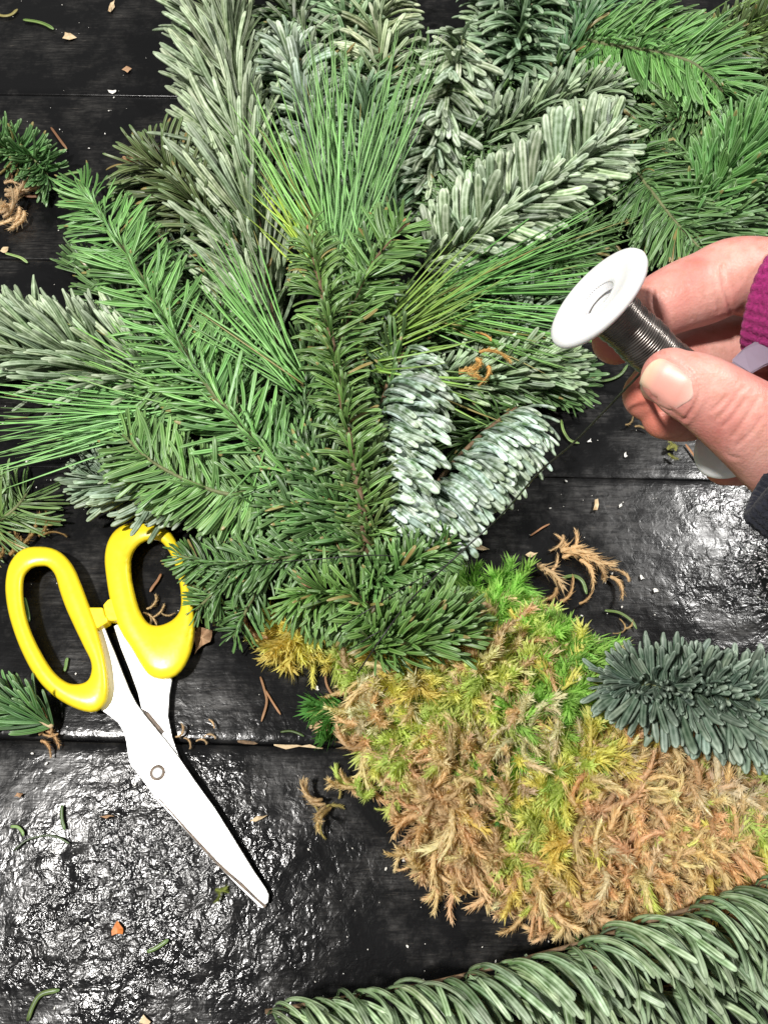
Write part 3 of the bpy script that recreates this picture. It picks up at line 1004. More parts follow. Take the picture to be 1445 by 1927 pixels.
sprig('green flat sprig pointing left across the middle of the bundle', [(560, 905, 46), (500, 918, 46), (440, 930, 46), (404, 924, 46), (349, 903, 46), (283, 866, 44), (232, 818, 38)],
      L=92, W=10.5, n=200, rows='flatthin', mat='fir', tint=(1.3, 1.25, 1.2), group=BUN, bark='greenbark')
sprig('short side sprig left of the brown node on the long sprig', [(390, 728, 42), (345, 728, 42), (300, 730, 40), (262, 742, 34)], L=60, W=9, n=90, rows='flat', mat='fir', tint=(1.1, 1.1, 1.05), group=BUN)
sprig('dark green lower sprig forking over the right scissor handle', [(690, 1034, 40), (581, 1042, 42), (490, 1056, 40), (430, 1060, 36), (380, 1056, 32), (335, 1046, 28)],
      L=66, W=8.5, n=210, rows='flat', mat='fir', tint=(.85, .88, .82), group=BUN, bark='greenbark', taper=(.8, 1, .6),
      sides=[([(480, 1060, 38), (440, 1088, 34), (400, 1120, 28), (368, 1148, 22)], .34, .85), ([(500, 1075, 36), (478, 1120, 30), (456, 1165, 22), (440, 1200, 14)], .28, .85)])
sprig('deep green sprig filling the lower left of the bundle crotch', [(690, 1020, 34), (620, 990, 42), (560, 960, 46), (500, 955, 44), (440, 975, 38)], L=78, W=9, n=170, rows='flat', mat='fir', tint=(.75, .8, .75), group=BUN)
sprig('deep green sprig at the heart of the bundle left of centre', [(690, 1030, 36), (640, 960, 48), (600, 880, 52), (560, 830, 50)], L=75, W=9, n=170, rows='lush', mat='fir', tint=(.72, .76, .74), group=BUN)
sprig('upright centre sprig with blunt dark needles and a brown bud', [(692, 1040, 44), (682, 960, 56), (664, 860, 64), (645, 760, 68), (628, 660, 70), (608, 560, 70), (592, 490, 68), (583, 432, 64)],
      L=70, W=9.5, n=250, rows=[(.31, 5, 25, 74, 10, 1.0, 'arch'), (.31, 175, 25, 74, 10, 1.0, 'arch'), (.38, 90, 60, 66, 14, .8, 'arch')], mat='fir', tint=(1.12, 1.02, .86), group=BUN, r=(2.2, 1.3), bark='bark', bud='three')
sprig('right fork of the upright centre sprig ending in an orange bud', [(640, 640, 60), (668, 560, 62), (705, 490, 62), (745, 440, 60), (764, 422, 58)],
      L=82, W=11, n=110, rows='flat', mat='fir', tint=(1.12, 1.1, .95), group=BUN, bark='bark', bud='three')
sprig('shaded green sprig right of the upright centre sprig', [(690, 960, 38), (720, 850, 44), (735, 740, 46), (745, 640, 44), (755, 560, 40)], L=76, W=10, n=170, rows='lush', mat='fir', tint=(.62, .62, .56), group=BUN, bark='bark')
sprig('drab olive sprig along the right foot of the upright sprig', [(705, 1030, 42), (700, 940, 52), (690, 850, 56), (680, 790, 56)], L=68, W=9, n=150, rows='brush', mat='fir', tint=(.85, .66, .62), group=BUN, bark='bark')
sprig('whitened feathery fir tip with stacked needles right of the centre', [(730, 1010, 26), (704, 950, 40), (700, 870, 50), (712, 790, 54), (735, 710, 54), (765, 655, 50)],
      L=116, W=15.5, n=250, mat='frost', tint=(1.0, 1.04, 1.02), group=BUN, sweep=(.80, .62, .12, .10, .44, .42), taper=(.9, 1.0, .66), r=(1.8, 1.2), bark='bark')
sprig('whitened feathery fir tip slanting to the right with a bluish end', [(770, 985, 20), (805, 935, 36), (845, 880, 44), (895, 828, 46), (945, 786, 44), (972, 768, 42)],
      L=106, W=15.5, n=250, mat='frost', tint=(.95, 1.0, .98), group=BUN, sweep=(.70, .72, .10, .10, .42, .42), taper=(.95, 1.0, .7), r=(1.6, 1.0), bark='bark')
sprig('green sprig curving down over the left of the moss', [(735, 1205, 40), (712, 1158, 44), (670, 1122, 46), (624, 1115, 44), (560, 1122, 38)],
      L=100, W=9.5, n=250, rows=[(.14, 170, 30, 70, 12, .8, 'L'), (.56, 20, 30, 78, 14, 1.0, 'arch'), (.3, 90, 40, 70, 14, .8, 'arch')][::1] if False else [(.18, 10, 30, 70, 12, .7, 'R'), (.54, 165, 30, 82, 14, 1.0, 'arch'), (.28, 100, 40, 76, 14, .85, 'arch')],
      mat='fir', tint=(1.25, 1.2, .95), group=BUN, bark='bark', r=(1.6, 1.1))
sprig('green sprig of long upcurved needles at the foot of the bundle', [(700, 1225, 34), (740, 1215, 40), (790, 1205, 40), (850, 1190, 36)],
      L=122, W=10, n=210, rows=[(.55, 140, 35, 62, 14, 1.0, 'L'), (.35, 100, 40, 55, 14, .95, 'arch'), (.10, 20, 30, 70, 12, .5, 'R')], mat='fir', tint=(1.2, 1.15, .95), group=BUN, bark='bark')
sprig('green sprig packed with short needles right of the binding wire', [(690, 1110, 38), (740, 1080, 44), (790, 1050, 44), (830, 1030, 38)], L=75, W=9.5, n=180, rows='brush', mat='fir', tint=(.95, .98, .85), group=BUN)
sprig('green sprig tucked under the wire left of the moss tip', [(700, 1040, 36), (720, 1100, 40), (745, 1150, 38), (770, 1190, 30)], L=85, W=9.5, n=170, rows='lush', mat='fir', tint=(.85, .9, .82), group=BUN)

# --- lone pieces on the table
LONE = 'cut sprig ends lying apart on the table'
sprig('stubby dark green sprig end on the black table at the upper left', [(-40, 268, 4), (10, 278, 10), (50, 290, 14), (82, 318, 12), (95, 345, 8)], L=58, W=8.5, n=150, rows='round', mat='fir', tint=(.95, 1.0, 1.1), group=LONE)
sprig('small green needle tuft at the left edge beside the yellow handle', [(98, 1368, 6), (70, 1352, 9), (40, 1335, 10), (5, 1325, 8)], L=88, W=9, n=60, rows='forward', mat='fir', tint=(.95, 1.0, 1.15), group=LONE, bark='straw')
sprig('thin pale green sprig crossing the left edge above the scissors', [(-60, 1000, 4), (-10, 985, 7), (30, 955, 8), (50, 930, 6)], L=90, W=6, n=80, rows='flatthin', mat='fir', tint=(1.3, 1.1, 1.1), group=LONE)
sprig('blue green fir sprig with thick rounded needles on the right of the moss', [(1560, 1345, 40), (1440, 1322, 46), (1340, 1305, 49), (1260, 1292, 49), (1195, 1284, 47), (1158, 1282, 44)],
      L=98, W=15.5, n=560, rows=[(.21, 20, 30, 84, 14, 1.0, 'curlup'), (.25, 162, 30, 104, 16, 1.25, 'curlup'), (.54, 90, 62, 84, 18, .82, 'curlup')], mat='blue', tint=(1.05, 1.05, 1.02), group=LONE, r=(2.6, 1.8), tipfan=.22, taper=(1, 1, .7))
sprig('fat striped noble fir branch along the bottom right edge', [(500, 1905, 24), (600, 1888, 28), (720, 1868, 32), (850, 1842, 36), (1000, 1802, 40), (1150, 1758, 42), (1300, 1710, 44), (1480, 1648, 44)],
      L=146, W=15.5, n=240, mat='noble', tint=(.74, .82, .66), group=LONE, sweep=(.50, .82, .10, .38, .20, .75, 'overarm'), taper=(.75, 1.0, 1.0), r=(1.0, .9), tipfan=0, bark='bark')
sprig('middle rank of striped needles under the fat branch at the bottom', [(530, 1955, 14), (650, 1932, 18), (850, 1893, 22), (1050, 1842, 24), (1250, 1788, 26), (1480, 1715, 26)],
      L=150, W=15.5, n=165, mat='noble', tint=(.66, .74, .58), group=LONE, sweep=(.52, .82, .06, .32, .2, .7, 'overarm'), taper=(.8, 1.0, 1.0), r=(1.0, .9), tipfan=0, bark='bark')
sprig('lowest rank of striped needles at the bottom right corner', [(760, 1985, 8), (900, 1955, 10), (1050, 1915, 12), (1250, 1860, 14), (1480, 1790, 14)],
      L=160, W=15.5, n=120, mat='noble', tint=(.66, .74, .6), group=LONE, sweep=(.52, .82, .04, .32, .2, .6, 'overarm'), taper=(.8, 1.0, 1.0), r=(1.0, .9), tipfan=0, bark='bark')

# --- dark layer at the bottom of the pile
POLY = [(330, 0), (1445, 0), (1445, 440), (1230, 500), (1080, 640), (1000, 760), (930, 860), (840, 980), (700, 1040), (450, 960), (240, 900), (150, 760), (130, 600), (270, 520), (330, 330)]


def inside(x, y, poly):
    c = False
    j = len(poly) - 1
    for i in range(len(poly)):
        xi, yi = poly[i]
        xj, yj = poly[j]
        if (yi > y) != (yj > y) and x < (xj - xi) * (y - yi) / (yj - yi) + xi:
            c = not c
        j = i
    return c


OVER = [((430, 120), 'large pale sage branch'), ((330, 420), 'dark olive sprig'), ((120, 660), 'pale branch at the left edge'), ((300, 600), 'long bright green sprig'), ((620, 200), 'tall pine fan'),
        ((900, 120), 'frosted hanging sprig'), ((1010, 380), 'large pale frosted sprig'), ((1230, 130), 'bright comb shaped sprig'), ((1290, 330), 'flat sprigs above the hand'), ((880, 620), 'pine needles behind the spool'),
        ((610, 600), 'upright centre sprig'), ((430, 870), 'flat sprig pointing left'), ((850, 850), 'whitened feathery tips'), ((620, 920), 'heart of the bundle'), ((1080, 250), 'grey green narrow sprig')]
us = random.Random(11)
k = 0
while k < 66:
    x, y = us.uniform(280, 1445), us.uniform(0, 1010)
    a = us.uniform(0, 2 * math.pi)
    ex, ey = x + 170 * math.cos(a), y + 130 * math.sin(a)
    if not (inside(x, y, POLY) and inside(ex, ey, POLY)):
        continue
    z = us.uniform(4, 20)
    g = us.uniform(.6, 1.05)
    near_ = min(OVER, key=lambda q: math.hypot(q[0][0] - (x + ex) / 2, q[0][1] - (y + ey) / 2))[1]
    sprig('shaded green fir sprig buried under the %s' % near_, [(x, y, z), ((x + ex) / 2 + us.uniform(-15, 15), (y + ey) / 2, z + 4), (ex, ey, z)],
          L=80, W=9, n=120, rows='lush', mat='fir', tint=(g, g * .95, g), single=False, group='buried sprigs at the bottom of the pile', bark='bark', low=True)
    k += 1


# ------------------------------------------------------------------ pine tufts
def tuft(label, base, angs, lens, n, W=4.5, z0=30, z1=45, tint=(1, 1, 1), jit=10, bow=.05, seed=0, twig=True):
    """fan of long thin needles from base (px); angs in degrees, 0 = right, 90 = up in the photograph"""
    R = random.Random(seed)
    root = empty('pine_tuft', P(base[0], base[1], z0), label, 'pine tuft', 'tufts of long pine needles')
    J = Joiner()
    for i in range(n):
        u = R.random()
        a = math.radians(angs[0] + (angs[1] - angs[0]) * u + R.uniform(-3, 3))
        ln = R.uniform(*lens)
        bx, by = base[0] + R.uniform(-jit, jit), base[1] + R.uniform(-jit, jit)
        zz0 = z0 + R.uniform(-6, 6)
        zz1 = z1 + R.uniform(-9, 9)
        p0 = P(bx, by, zz0)
        p2 = P(bx + ln * math.cos(a), by - ln * math.sin(a), zz1)
        off = R.uniform(-bow, bow) * ln
        p1 = P(bx + ln * .5 * math.cos(a) - off * math.sin(a), by - ln * .5 * math.sin(a) - off * math.cos(a), (zz0 + zz1) / 2 + R.uniform(0, 5))
        t = np.linspace(0, 1, 9)[:, None]
        q = np.array(p0)[None] * (1 - t) ** 2 + 2 * np.array(p1)[None] * t * (1 - t) + np.array(p2)[None] * t * t
        w = W * scale_at(p1) * .5 * R.uniform(.8, 1.15)
        r = w * np.interp(t[:, 0], [0, .1, .75, 1], [.9, 1, .85, .25])
        v, f = tube_np(q, r, 4, squash=.75)
        nv = np.zeros((len(v), 3))
        nv[:36, 0] = np.repeat(t[:, 0], 4)
        nv[:36, 1] = np.tile([-1, 0, 1, 0], 9)
        nv[-1, 0] = 1
        nv[:, 2] = R.random()
        J.add(v, f, nv=nv)
    o = link_mesh('needles', J.mesh('needles', M['pine'], {'nv': 'FLOAT_VECTOR'}), root)
    o.color = (*tint, 1)
    o['kind'] = 'stuff'
    if twig:
        am = math.radians(sum(angs) / 2)
        c, _ = catmull([P(base[0] - 60 * math.cos(am), base[1] + 60 * math.sin(am), z0 - 10), P(*base, z0 - 2), P(base[0] + 30 * math.cos(am), base[1] - 30 * math.sin(am), z0)], 8)
        make_stem('twig', c, .0018, .0012, 'bark', root)
    return root


tuft('tall upright fan of long pine needles above the centre sprig', (655, 500), (62, 106), (300, 475), 68, 3.9, 46, 68, (1.4, 1.4, 1.55), 34, .035, 1)
tuft('left spray of pine needles slanting up beside the tall fan', (640, 520), (104, 128), (210, 400), 42, 4.2, 42, 58, (1.3, 1.35, 1.2), 22, .03, 2)
tuft('yellowed short pine needles left of the tall fan', (600, 500), (108, 142), (90, 200), 20, 4.0, 46, 56, (1.9, 1.45, .6), 26, .04, 3)
tuft('flat sweep of pine needles crossing the left edge of the photo', (370, 770), (168, 199), (260, 440), 84, 3.9, 34, 22, (1.15, 1.3, 1.25), 20, .05, 4)
tuft('pine needles reaching the upper left over the pale left branch', (350, 745), (128, 165), (120, 270), 34, 4.0, 38, 40, (1.1, 1.15, .95), 22, .05, 5)
tuft('pine needles between the long sprig and the upright sprig', (560, 720), (108, 152), (170, 330), 46, 4.0, 48, 60, (1.1, 1.25, 1.1), 18, .05, 6)
tuft('pine needles fanning to the upper right under the big pale sprig', (690, 660), (22, 50), (160, 330), 46, 4.0, 42, 56, (1.15, 1.0, .62), 18, .04, 7)
tuft('pine needles spreading right behind the white spool', (800, 560), (-12, 34), (260, 440), 74, 3.8, 34, 46, (.9, 1.1, .9), 24, .03, 8)
tuft('pine needles crossing to the spool under its rim', (800, 600), (-26, -4), (190, 310), 30, 3.9, 38, 46, (.8, .95, .6), 16, .03, 9)
tuft('few stray pine needles over the whitened feathery tip', (705, 690), (-32, 18), (120, 260), 14, 5.5, 52, 60, (1.1, 1.05, .6), 12, .05, 10, False)
tuft('loose pine needles hanging down the lower left of the bundle', (520, 860), (196, 268), (90, 250), 26, 4.2, 48, 34, (.95, 1.1, .9), 40, .06, 12, False)
tuft('thin dark pine needles in the top right corner', (1330, 60), (-30, 40), (80, 170), 26, 4.0, 24, 30, (.8, .75, .5), 30, .06, 13)


# ------------------------------------------------------------------ moss
def moss_strand_np(r, W=.16, segs=8, curl=1.2, twist=1.0, jag=7, fat=.09, body=.26):
    """a curved strand of overlapping ragged leaf cups, unit length"""
    fine = np.linspace(0, 1, 40)
    a = r.uniform(-.3, .3) + curl * r.uniform(.3, 1.0) * fine * r.choice([-1, 1])
    b = twist * r.uniform(-.8, .8) * fine
    d = np.stack([np.sin(a) * np.cos(b), np.cos(a) * np.cos(b), np.sin(b)], 1)
    c = np.vstack([[0, 0, 0], np.cumsum((d[1:] + d[:-1]) / 2 / 39, axis=0)])
    V, Fq, Ft = [], [], []
    n = 0
    for s in range(segs):
        t0 = (s + r.uniform(-.3, .3)) / segs
        t0 = min(max(t0, 0), 1)
        taper = np.interp(t0, [0, .25, .75, 1], [.6, 1, .9, .5])
        p0 = np.array([np.interp(t0, fine, c[:, k]) for k in range(3)])
        D = np.array([np.interp(t0, fine, d[:, k]) for k in range(3)])
        u = np.cross(D, [0.3, 0.2, 1.0])
        u /= np.linalg.norm(u)
        w = np.cross(D, u)
        ph = r.uniform(0, 6.28)
        k = jag
        for a_ in ph + np.arange(k) * 2 * math.pi / k + r.uniform(-.4, .4, k):
            e = math.cos(a_) * u + math.sin(a_) * w
            g = -math.sin(a_) * u + math.cos(a_) * w
            ln = W * taper * r.uniform(.6, 1.3)
            op = r.uniform(.45, 1.15)
            b0 = p0 + e * W * .16 * taper
            tip = b0 + (e * op + D) * ln / math.hypot(op, 1)
            hw = W * fat
            V += [np.array([b0 - g * hw - D * hw, b0 + g * hw - D * hw, b0 + (e * op + D) * ln * .3 + e * hw * .7, tip])]
            Ft += [(n, n + 2, n + 3), (n + 1, n + 3, n + 2), (n, n + 1, n + 2)]
            n += 4
    # core
    core = np.stack([np.interp(np.linspace(0, 1, 7), fine, c[:, k]) for k in range(3)], 1)
    v, f = tube_np(core, W * body * np.interp(np.linspace(0, 1, 7), [0, .5, 1], [.8, 1, .25]), 5)
    V = np.vstack(V + [v])
    return V, [np.array(f[0]) + n, np.vstack([np.array(Ft), np.array(f[1]) + n])]


def settle(vv):
    lo = vv[:, 2].min()
    if lo < .0008:
        vv = vv.copy()
        top = vv[:, 2].max()
        k_ = max(.35, min(1.0, (top - .0008) / max(1e-5, top - lo)))
        vv[:, 2] = .0008 + (vv[:, 2] - lo) * k_
    return vv


mr = np.random.default_rng(21)
STR = [moss_strand_np(mr, W=mr.uniform(.16, .21), segs=17, curl=2.6, jag=4, fat=.12, body=.30) for _ in range(14)]
FEATH = [moss_strand_np(mr, W=mr.uniform(.30, .42), segs=9, curl=1.4, jag=5, fat=.13, body=.16) for _ in range(10)]


def rot_rand(r, up=.4, dirv=None, spread=1.0):
    """random orientation whose +Y axis lies mostly flat, or along dirv"""
    if dirv is None:
        a = r.uniform(0, 2 * math.pi)
        D = np.array([math.cos(a), math.sin(a), r.uniform(-.25, 1) * up])
    else:
        D = np.array(dirv) + r.normal(0, spread, 3) * np.array([1, 1, .6])
    D /= np.linalg.norm(D)
    q = r.normal(0, 1, 3)
    X = np.cross(D, q)
    X /= np.linalg.norm(X)
    return np.stack([X, D, np.cross(X, D)], 1)


MOSS = [(515, 1178), (560, 1165), (640, 1180), (700, 1200), (860, 1190), (895, 1120), (925, 1088), (950, 1120), (965, 1160), (1040, 1185), (1095, 1200), (1125, 1250), (1140, 1330), (1210, 1370), (1300, 1420), (1400, 1450), (1480, 1460),
        (1480, 1640), (1400, 1640), (1300, 1680), (1250, 1700), (1180, 1690), (1110, 1700), (1060, 1722), (1005, 1690), (985, 1650), (930, 1620), (850, 1615), (805, 1590), (785, 1530), (740, 1475), (692, 1420), (682, 1345), (688, 1265), (610, 1222), (545, 1215)]
TAN, TAN2, PALE, YEL, LIME, GREEN, DARK, BRN = (.95, .72, .42), (.91, .63, .35), (.96, .82, .55), (.95, .82, .26), (.74, .86, .27), (.42, .72, .17), (.14, .38, .08), (.40, .22, .11)
SPOTS = [((920, 1110), 55, GREEN), ((1060, 1230), 95, GREEN), ((1000, 1180), 70, LIME), ((1100, 1280), 60, GREEN), ((1020, 1330), 90, GREEN), ((960, 1290), 70, LIME), ((840, 1250), 70, YEL), ((780, 1250), 60, YEL),
         ((700, 1210), 70, LIME), ((560, 1195), 50, YEL), ((590, 1215), 50, YEL), ((800, 1340), 80, LIME), ((760, 1400), 80, LIME), ((860, 1380), 70, LIME), ((720, 1300), 52, TAN), ((730, 1330), 44, PALE), ((640, 1335), 26, DARK), ((665, 1250), 34, LIME),
         ((960, 1250), 60, TAN), ((900, 1310), 60, LIME), ((920, 1470), 42, GREEN), ((930, 1500), 40, DARK), ((1000, 1560), 60, LIME), ((1050, 1590), 60, YEL), ((980, 1490), 60, YEL), ((1110, 1400), 60, YEL), ((1080, 1450), 60, LIME), ((1010, 1400), 60, PALE),
         ((870, 1420), 60, TAN), ((800, 1440), 60, TAN), ((830, 1540), 110, TAN), ((930, 1420), 60, PALE), ((1250, 1560), 170, TAN), ((1330, 1510), 60, PALE), ((1180, 1640), 90, TAN2), ((1060, 1660), 70, TAN), ((1420, 1560), 70, LIME), ((1440, 1590), 60, YEL), ((1110, 1705), 26, DARK), ((1240, 1450), 80, TAN),
         ((1150, 1490), 60, TAN), ((870, 1600), 60, TAN), ((700, 1420), 50, TAN), ((740, 1480), 50, LIME), ((1340, 1640), 70, TAN2), ((1110, 1330), 40, LIME)]


def moss_color(x, y, r):
    best, bc = 9e9, TAN
    for (sx, sy), rad, c in SPOTS:
        d = math.hypot(x - sx, y - sy) / rad + r.uniform(-.28, .28)
        if d < best:
            best, bc = d, c
    c = np.array(bc)
    if r.random() < .09:
        c = np.array([TAN, PALE, LIME, YEL, TAN2][r.integers(5)])
    return np.clip(c * r.uniform(.86, 1.2) * r.uniform(.94, 1.06, 3), 0, 1), bc


def edge_dist(x, y, poly):
    d = 9e9
    for (x0, y0), (x1, y1) in zip(poly, poly[1:] + poly[:1]):
        t = max(0, min(1, ((x - x0) * (x1 - x0) + (y - y0) * (y1 - y0)) / max(1e-6, (x1 - x0) ** 2 + (y1 - y0) ** 2)))
        d = min(d, math.hypot(x - x0 - t * (x1 - x0), y - y0 - t * (y1 - y0)))
    return d


J = Joiner()
count = 0
while count < 1300:
    x, y = mr.uniform(500, 1480), mr.uniform(1085, 1740)
    if not inside(x, y, MOSS):
        continue
    ed = edge_dist(x, y, MOSS)
    hm = (31 + 24 * lattice(32, 70, 70, np.array([x]), np.array([y]), np.random.default_rng(5))[0]) * (1 - math.exp(-ed / 42.0))
    lay = mr.random()
    z = max(2.0, hm * (lay ** .45) + mr.uniform(-2, 4))
    col, zone = moss_color(x, y, mr)
    p = np.array(P(x, y, z))
    s = scale_at(Vector(p))
    out = None
    green = zone in (GREEN, LIME, DARK, YEL)
    if ed < 26 and not green:
        nb = 3
    else:
        nb = int(mr.integers(2, 5))
    # a small star of strands from one point
    basedir = mr.uniform(0, 2 * math.pi)
    for b in range(nb):
        if green:
            V, f = FEATH[mr.integers(len(FEATH))]
            L = mr.uniform(44, 82) * s
        else:
            V, f = STR[mr.integers(len(STR))]
            L = mr.uniform(70, 130) * s
        a = basedir + mr.normal(0, .9)
        A = rot_rand(mr, dirv=(math.cos(a), math.sin(a), mr.uniform(-.15, 1.0)), spread=.3)
        vv = (V * L) @ A.T + p
        vv = settle(vv)
        shade = mr.uniform(.85, 1.12)
        tt = np.clip(np.linalg.norm(V, axis=1), 0, 1)[:, None]
        cc = np.clip(col[None] * shade * (1 + .16 * (tt - .5)), 0, 1)
        J.add(vv, f, col=np.hstack([cc, np.ones((len(vv), 1))]))
    count += 1
# fringes hanging off the lower edge
for (x, y, dx, dy) in [(790, 1600, .1, 1), (815, 1640, 0, 1), (835, 1630, .2, 1), (870, 1650, -.8, .3), (930, 1640, .3, 1), (960, 1655, .6, .6), (780, 1550, -1, .2), (1000, 1715, -.6, .8), (1045, 1720, .1, 1), (700, 1480, -.9, .3),
                       (740, 1500, -.5, .8), (620, 1510, -.9, .3), (670, 1470, -1, .1), (560, 1210, -.2, 1), (590, 1220, .3, 1), (545, 1205, -.8, .6), (640, 1230, .1, 1), (520, 1190, -1, .2), (640, 1330, -1, .1), (645, 1350, -.7, .6),
                       (950, 1110, .7, .2), (955, 1090, .5, .8), (1110, 1215, .8, .3), (1075, 1190, .6, .5), (880, 1620, .4, .8), (905, 1650, -.2, .9), (770, 1580, -.4, .6), (850, 1600, -.9, .6), (1085, 1725, .2, 1), (1170, 1700, .1, 1)]:
    for b in range(4):
        p = np.array(P(x + mr.uniform(-14, 14), y + mr.uniform(-14, 14), mr.uniform(3, 10)))
        V, f = (STR if y > 1400 or x < 640 else FEATH)[mr.integers(10)]
        L = mr.uniform(45, 85) * scale_at(Vector(p))
        A = rot_rand(mr, dirv=(dx, -dy, .05), spread=.3)
        col, _ = moss_color(x, y, mr)
        vv = (V * L) @ A.T + p
        vv = settle(vv)
        J.add(vv, f, col=np.hstack([np.tile(col, (len(vv), 1)), np.ones((len(vv), 1))]))
mo = link_mesh('moss_clump', J.mesh('moss_clump', M['moss'], {'col': 'FLOAT_COLOR'}))
tag(mo, 'heap of damp sphagnum moss, lime green fading to straw tan, under the bundle', 'moss', None, 'stuff')
# core the strands stand on, its colour darkened to paint the shade between them
gx, gy = np.meshgrid(np.linspace(500, 1500, 60), np.linspace(1085, 1740, 42), indexing='ij')
vv, keep = [], np.zeros(gx.shape, bool)
for i in range(gx.shape[0]):
    for j in range(gx.shape[1]):
        x, y = gx[i, j], gy[i, j]
        ins = inside(x, y, MOSS)
        ed = edge_dist(x, y, MOSS)
        keep[i, j] = ins and ed > 8
        vv.append(P(x, y, max(.4, 23 * (1 - math.exp(-ed / 50)) - 2 + mr.uniform(-1.5, 1.5) if ins else .4)))
idx = np.arange(gx.size).reshape(gx.shape)
ok = keep[:-1, :-1] & keep[1:, :-1] & keep[1:, 1:] & keep[:-1, 1:]
q = np.stack([idx[:-1, :-1], idx[:-1, 1:], idx[1:, 1:], idx[1:, :-1]], -1)[ok]
vv = np.array([list(a) for a in vv])
cc = np.tile(np.array([.36, .22, .08, 1]), (len(vv), 1))
core = link_mesh('moss_bed', mesh_np('moss_bed', vv, [q], M['moss'], {'col': ('FLOAT_COLOR', cc)}), mo)
core['kind'] = 'stuff'


# ------------------------------------------------------------------ wire spool held in the hand
def frame_of(axis):
    z = Vector(axis).normalized()
    x = z.cross(Vector((0, 0, 1))).normalized()
    return x, z.cross(x), z


def lathe(name, prof, a, axis, mat, n=64, parent=None):
    """surface of revolution: prof = [(distance along axis, radius)] in metres from point a"""
    x, y, z = frame_of(axis)
    x, y, z, a = map(np.array, (x, y, z, a))
    ang = np.arange(n) * 2 * math.pi / n
    ring = np.cos(ang)[:, None] * x + np.sin(ang)[:, None] * y
    v = np.concatenate([a + z * d + ring * r for d, r in prof])
    m = len(prof)
    i = np.arange(m - 1)[:, None] * n
    j = np.arange(n)[None, :]
    k = (j + 1) % n
    q = np.stack([i + j, i + k, i + n + k, i + n + j], -1).reshape(-1, 4)
    me = mesh_np(name, v, [q], M[mat])
    bm = bmesh.new()
    bm.from_mesh(me)
    bmesh.ops.remove_doubles(bm, verts=bm.verts, dist=1e-6)
    bmesh.ops.recalc_face_normals(bm, faces=bm.faces)
    bm.to_mesh(me)
    bm.free()
    return link_mesh(name, me, parent)


SA, SB = PC(1122, 560, .210), PC(1397, 816, .233)
AX = (SB - SA)
SLEN = AX.length
AXN = AX.normalized()
spool = empty('wire_spool', SA, 'white plastic spool wound with dark steel wire, pinched between finger and thumb', 'wire spool')
RF, RH = .0163, .0056
fl = [(.0058, RH * .96), (.0002, RH), (-.0002, RH * 1.06), (-.0004, RH * 1.25), (-.0002, RF * .52), (-.0009, RF * .66), (-.0012, RF * .9), (-.0008, RF * .97), (.0002, RF), (.0012, RF * .985), (.0018, RF * .95), (.0020, RF * .85), (.0024, .0064)]
lathe('flange', fl, SA, AXN, 'white', 96, spool)
lathe('flange', [(-d, r) for d, r in fl], SB, AXN, 'white', 96, spool)
lathe('hub', [(.0002, RH), (.030, RH * .93), (SLEN - .0002, RH)], SA, AXN, 'hubshaded', 48, spool)
prof = []
d = .0030
k = 0
while d < SLEN - .0030:
    r = .0067 + .00012 * math.sin(k * 1.7) + .0002 * math.sin(k * .37)
    for a in (0, .25, .5, .75):
        prof.append((d + a * .00078, r + .00036 * math.sin(a * math.pi) ** .6 if a else r - .00005))
    d += .00078
    k += 1
lathe('wire_coil', [(.0028, .0050)] + prof + [(SLEN - .0029, .0050)], SA, AXN, 'wirecoil', 56, spool)


def wire_part(name, pts, r):
    c, _ = catmull(pts, 70)
    v, f = tube_np(c, r, 7)
    return link_mesh(name, mesh_np(name, v, f, M['wire']), spool)


wire_part('wire', [PC(1226, 676, .2115), PC(1204, 703, .2165), PC(1150, 760, .238), PC(1085, 828, .262), PC(1050, 858, .275), PC(1010, 893, .290), P(940, 972, 82), P(850, 1055, 68), P(770, 1132, 66), P(715, 1205, 64), P(672, 1268, 50)], .00038)
wire_part('wire', [P(490, 1064, 48), P(545, 1056, 58), P(600, 1052, 62), P(660, 1047, 63), P(715, 1045, 62), P(760, 1050, 56)], .00026)
wire_part('wire', [P(640, 1180, 56), P(690, 1150, 62), P(740, 1118, 63), P(800, 1084, 62), P(850, 1058, 60)], .00026)
wire_part('wire', [P(655, 1225, 54), P(700, 1196, 60), P(745, 1172, 60), P(800, 1135, 56)], .00026)


# ------------------------------------------------------------------ the hand
def skin_mat():
    m, nt, bs, out = mat_new('skin')
    pos = nd(nt, 'ShaderNodeNewGeometry').outputs['Position']
    big = noise(nt, 55, 3, 0.55, pos)
    med = noise(nt, 260, 4, 0.6, pos)
    fine = nd(nt, 'ShaderNodeTexVoronoi')
    fine.inputs['Scale'].default_value = 1300
    nt.links.new(pos, fine.inputs['Vector'])
    c = ramp(nt, big, [(.30, (.66, .36, .30)), (.55, (.58, .25, .21)), (.75, (.46, .150, .125))])
    c = mix_c(nt, math_n(nt, 'MULTIPLY_ADD', med, 1.6, -.75, clamp=True), c, (.34, .15, .09))
    at = nd(nt, 'ShaderNodeAttribute', attribute_name='red')
    c = mix_c(nt, at.outputs['Fac'], c, (.52, .135, .085))
    nt.links.new(c, bs.inputs['Base Color'])
    bs.inputs['Roughness'].default_value = .46
    bs.inputs['Specular IOR Level'].default_value = .4
    bs.inputs['Subsurface Weight'].default_value = .16
    bs.inputs['Subsurface Radius'].default_value = (.0035, .0012, .0006)
    bs.inputs['Subsurface Scale'].default_value = 1.0
    n1 = bump(nt, med, .25, .0005)
    n2 = bump(nt, fine.outputs['Distance'], .22, .00035, n1)
    nt.links.new(n2, bs.inputs['Normal'])
    return m


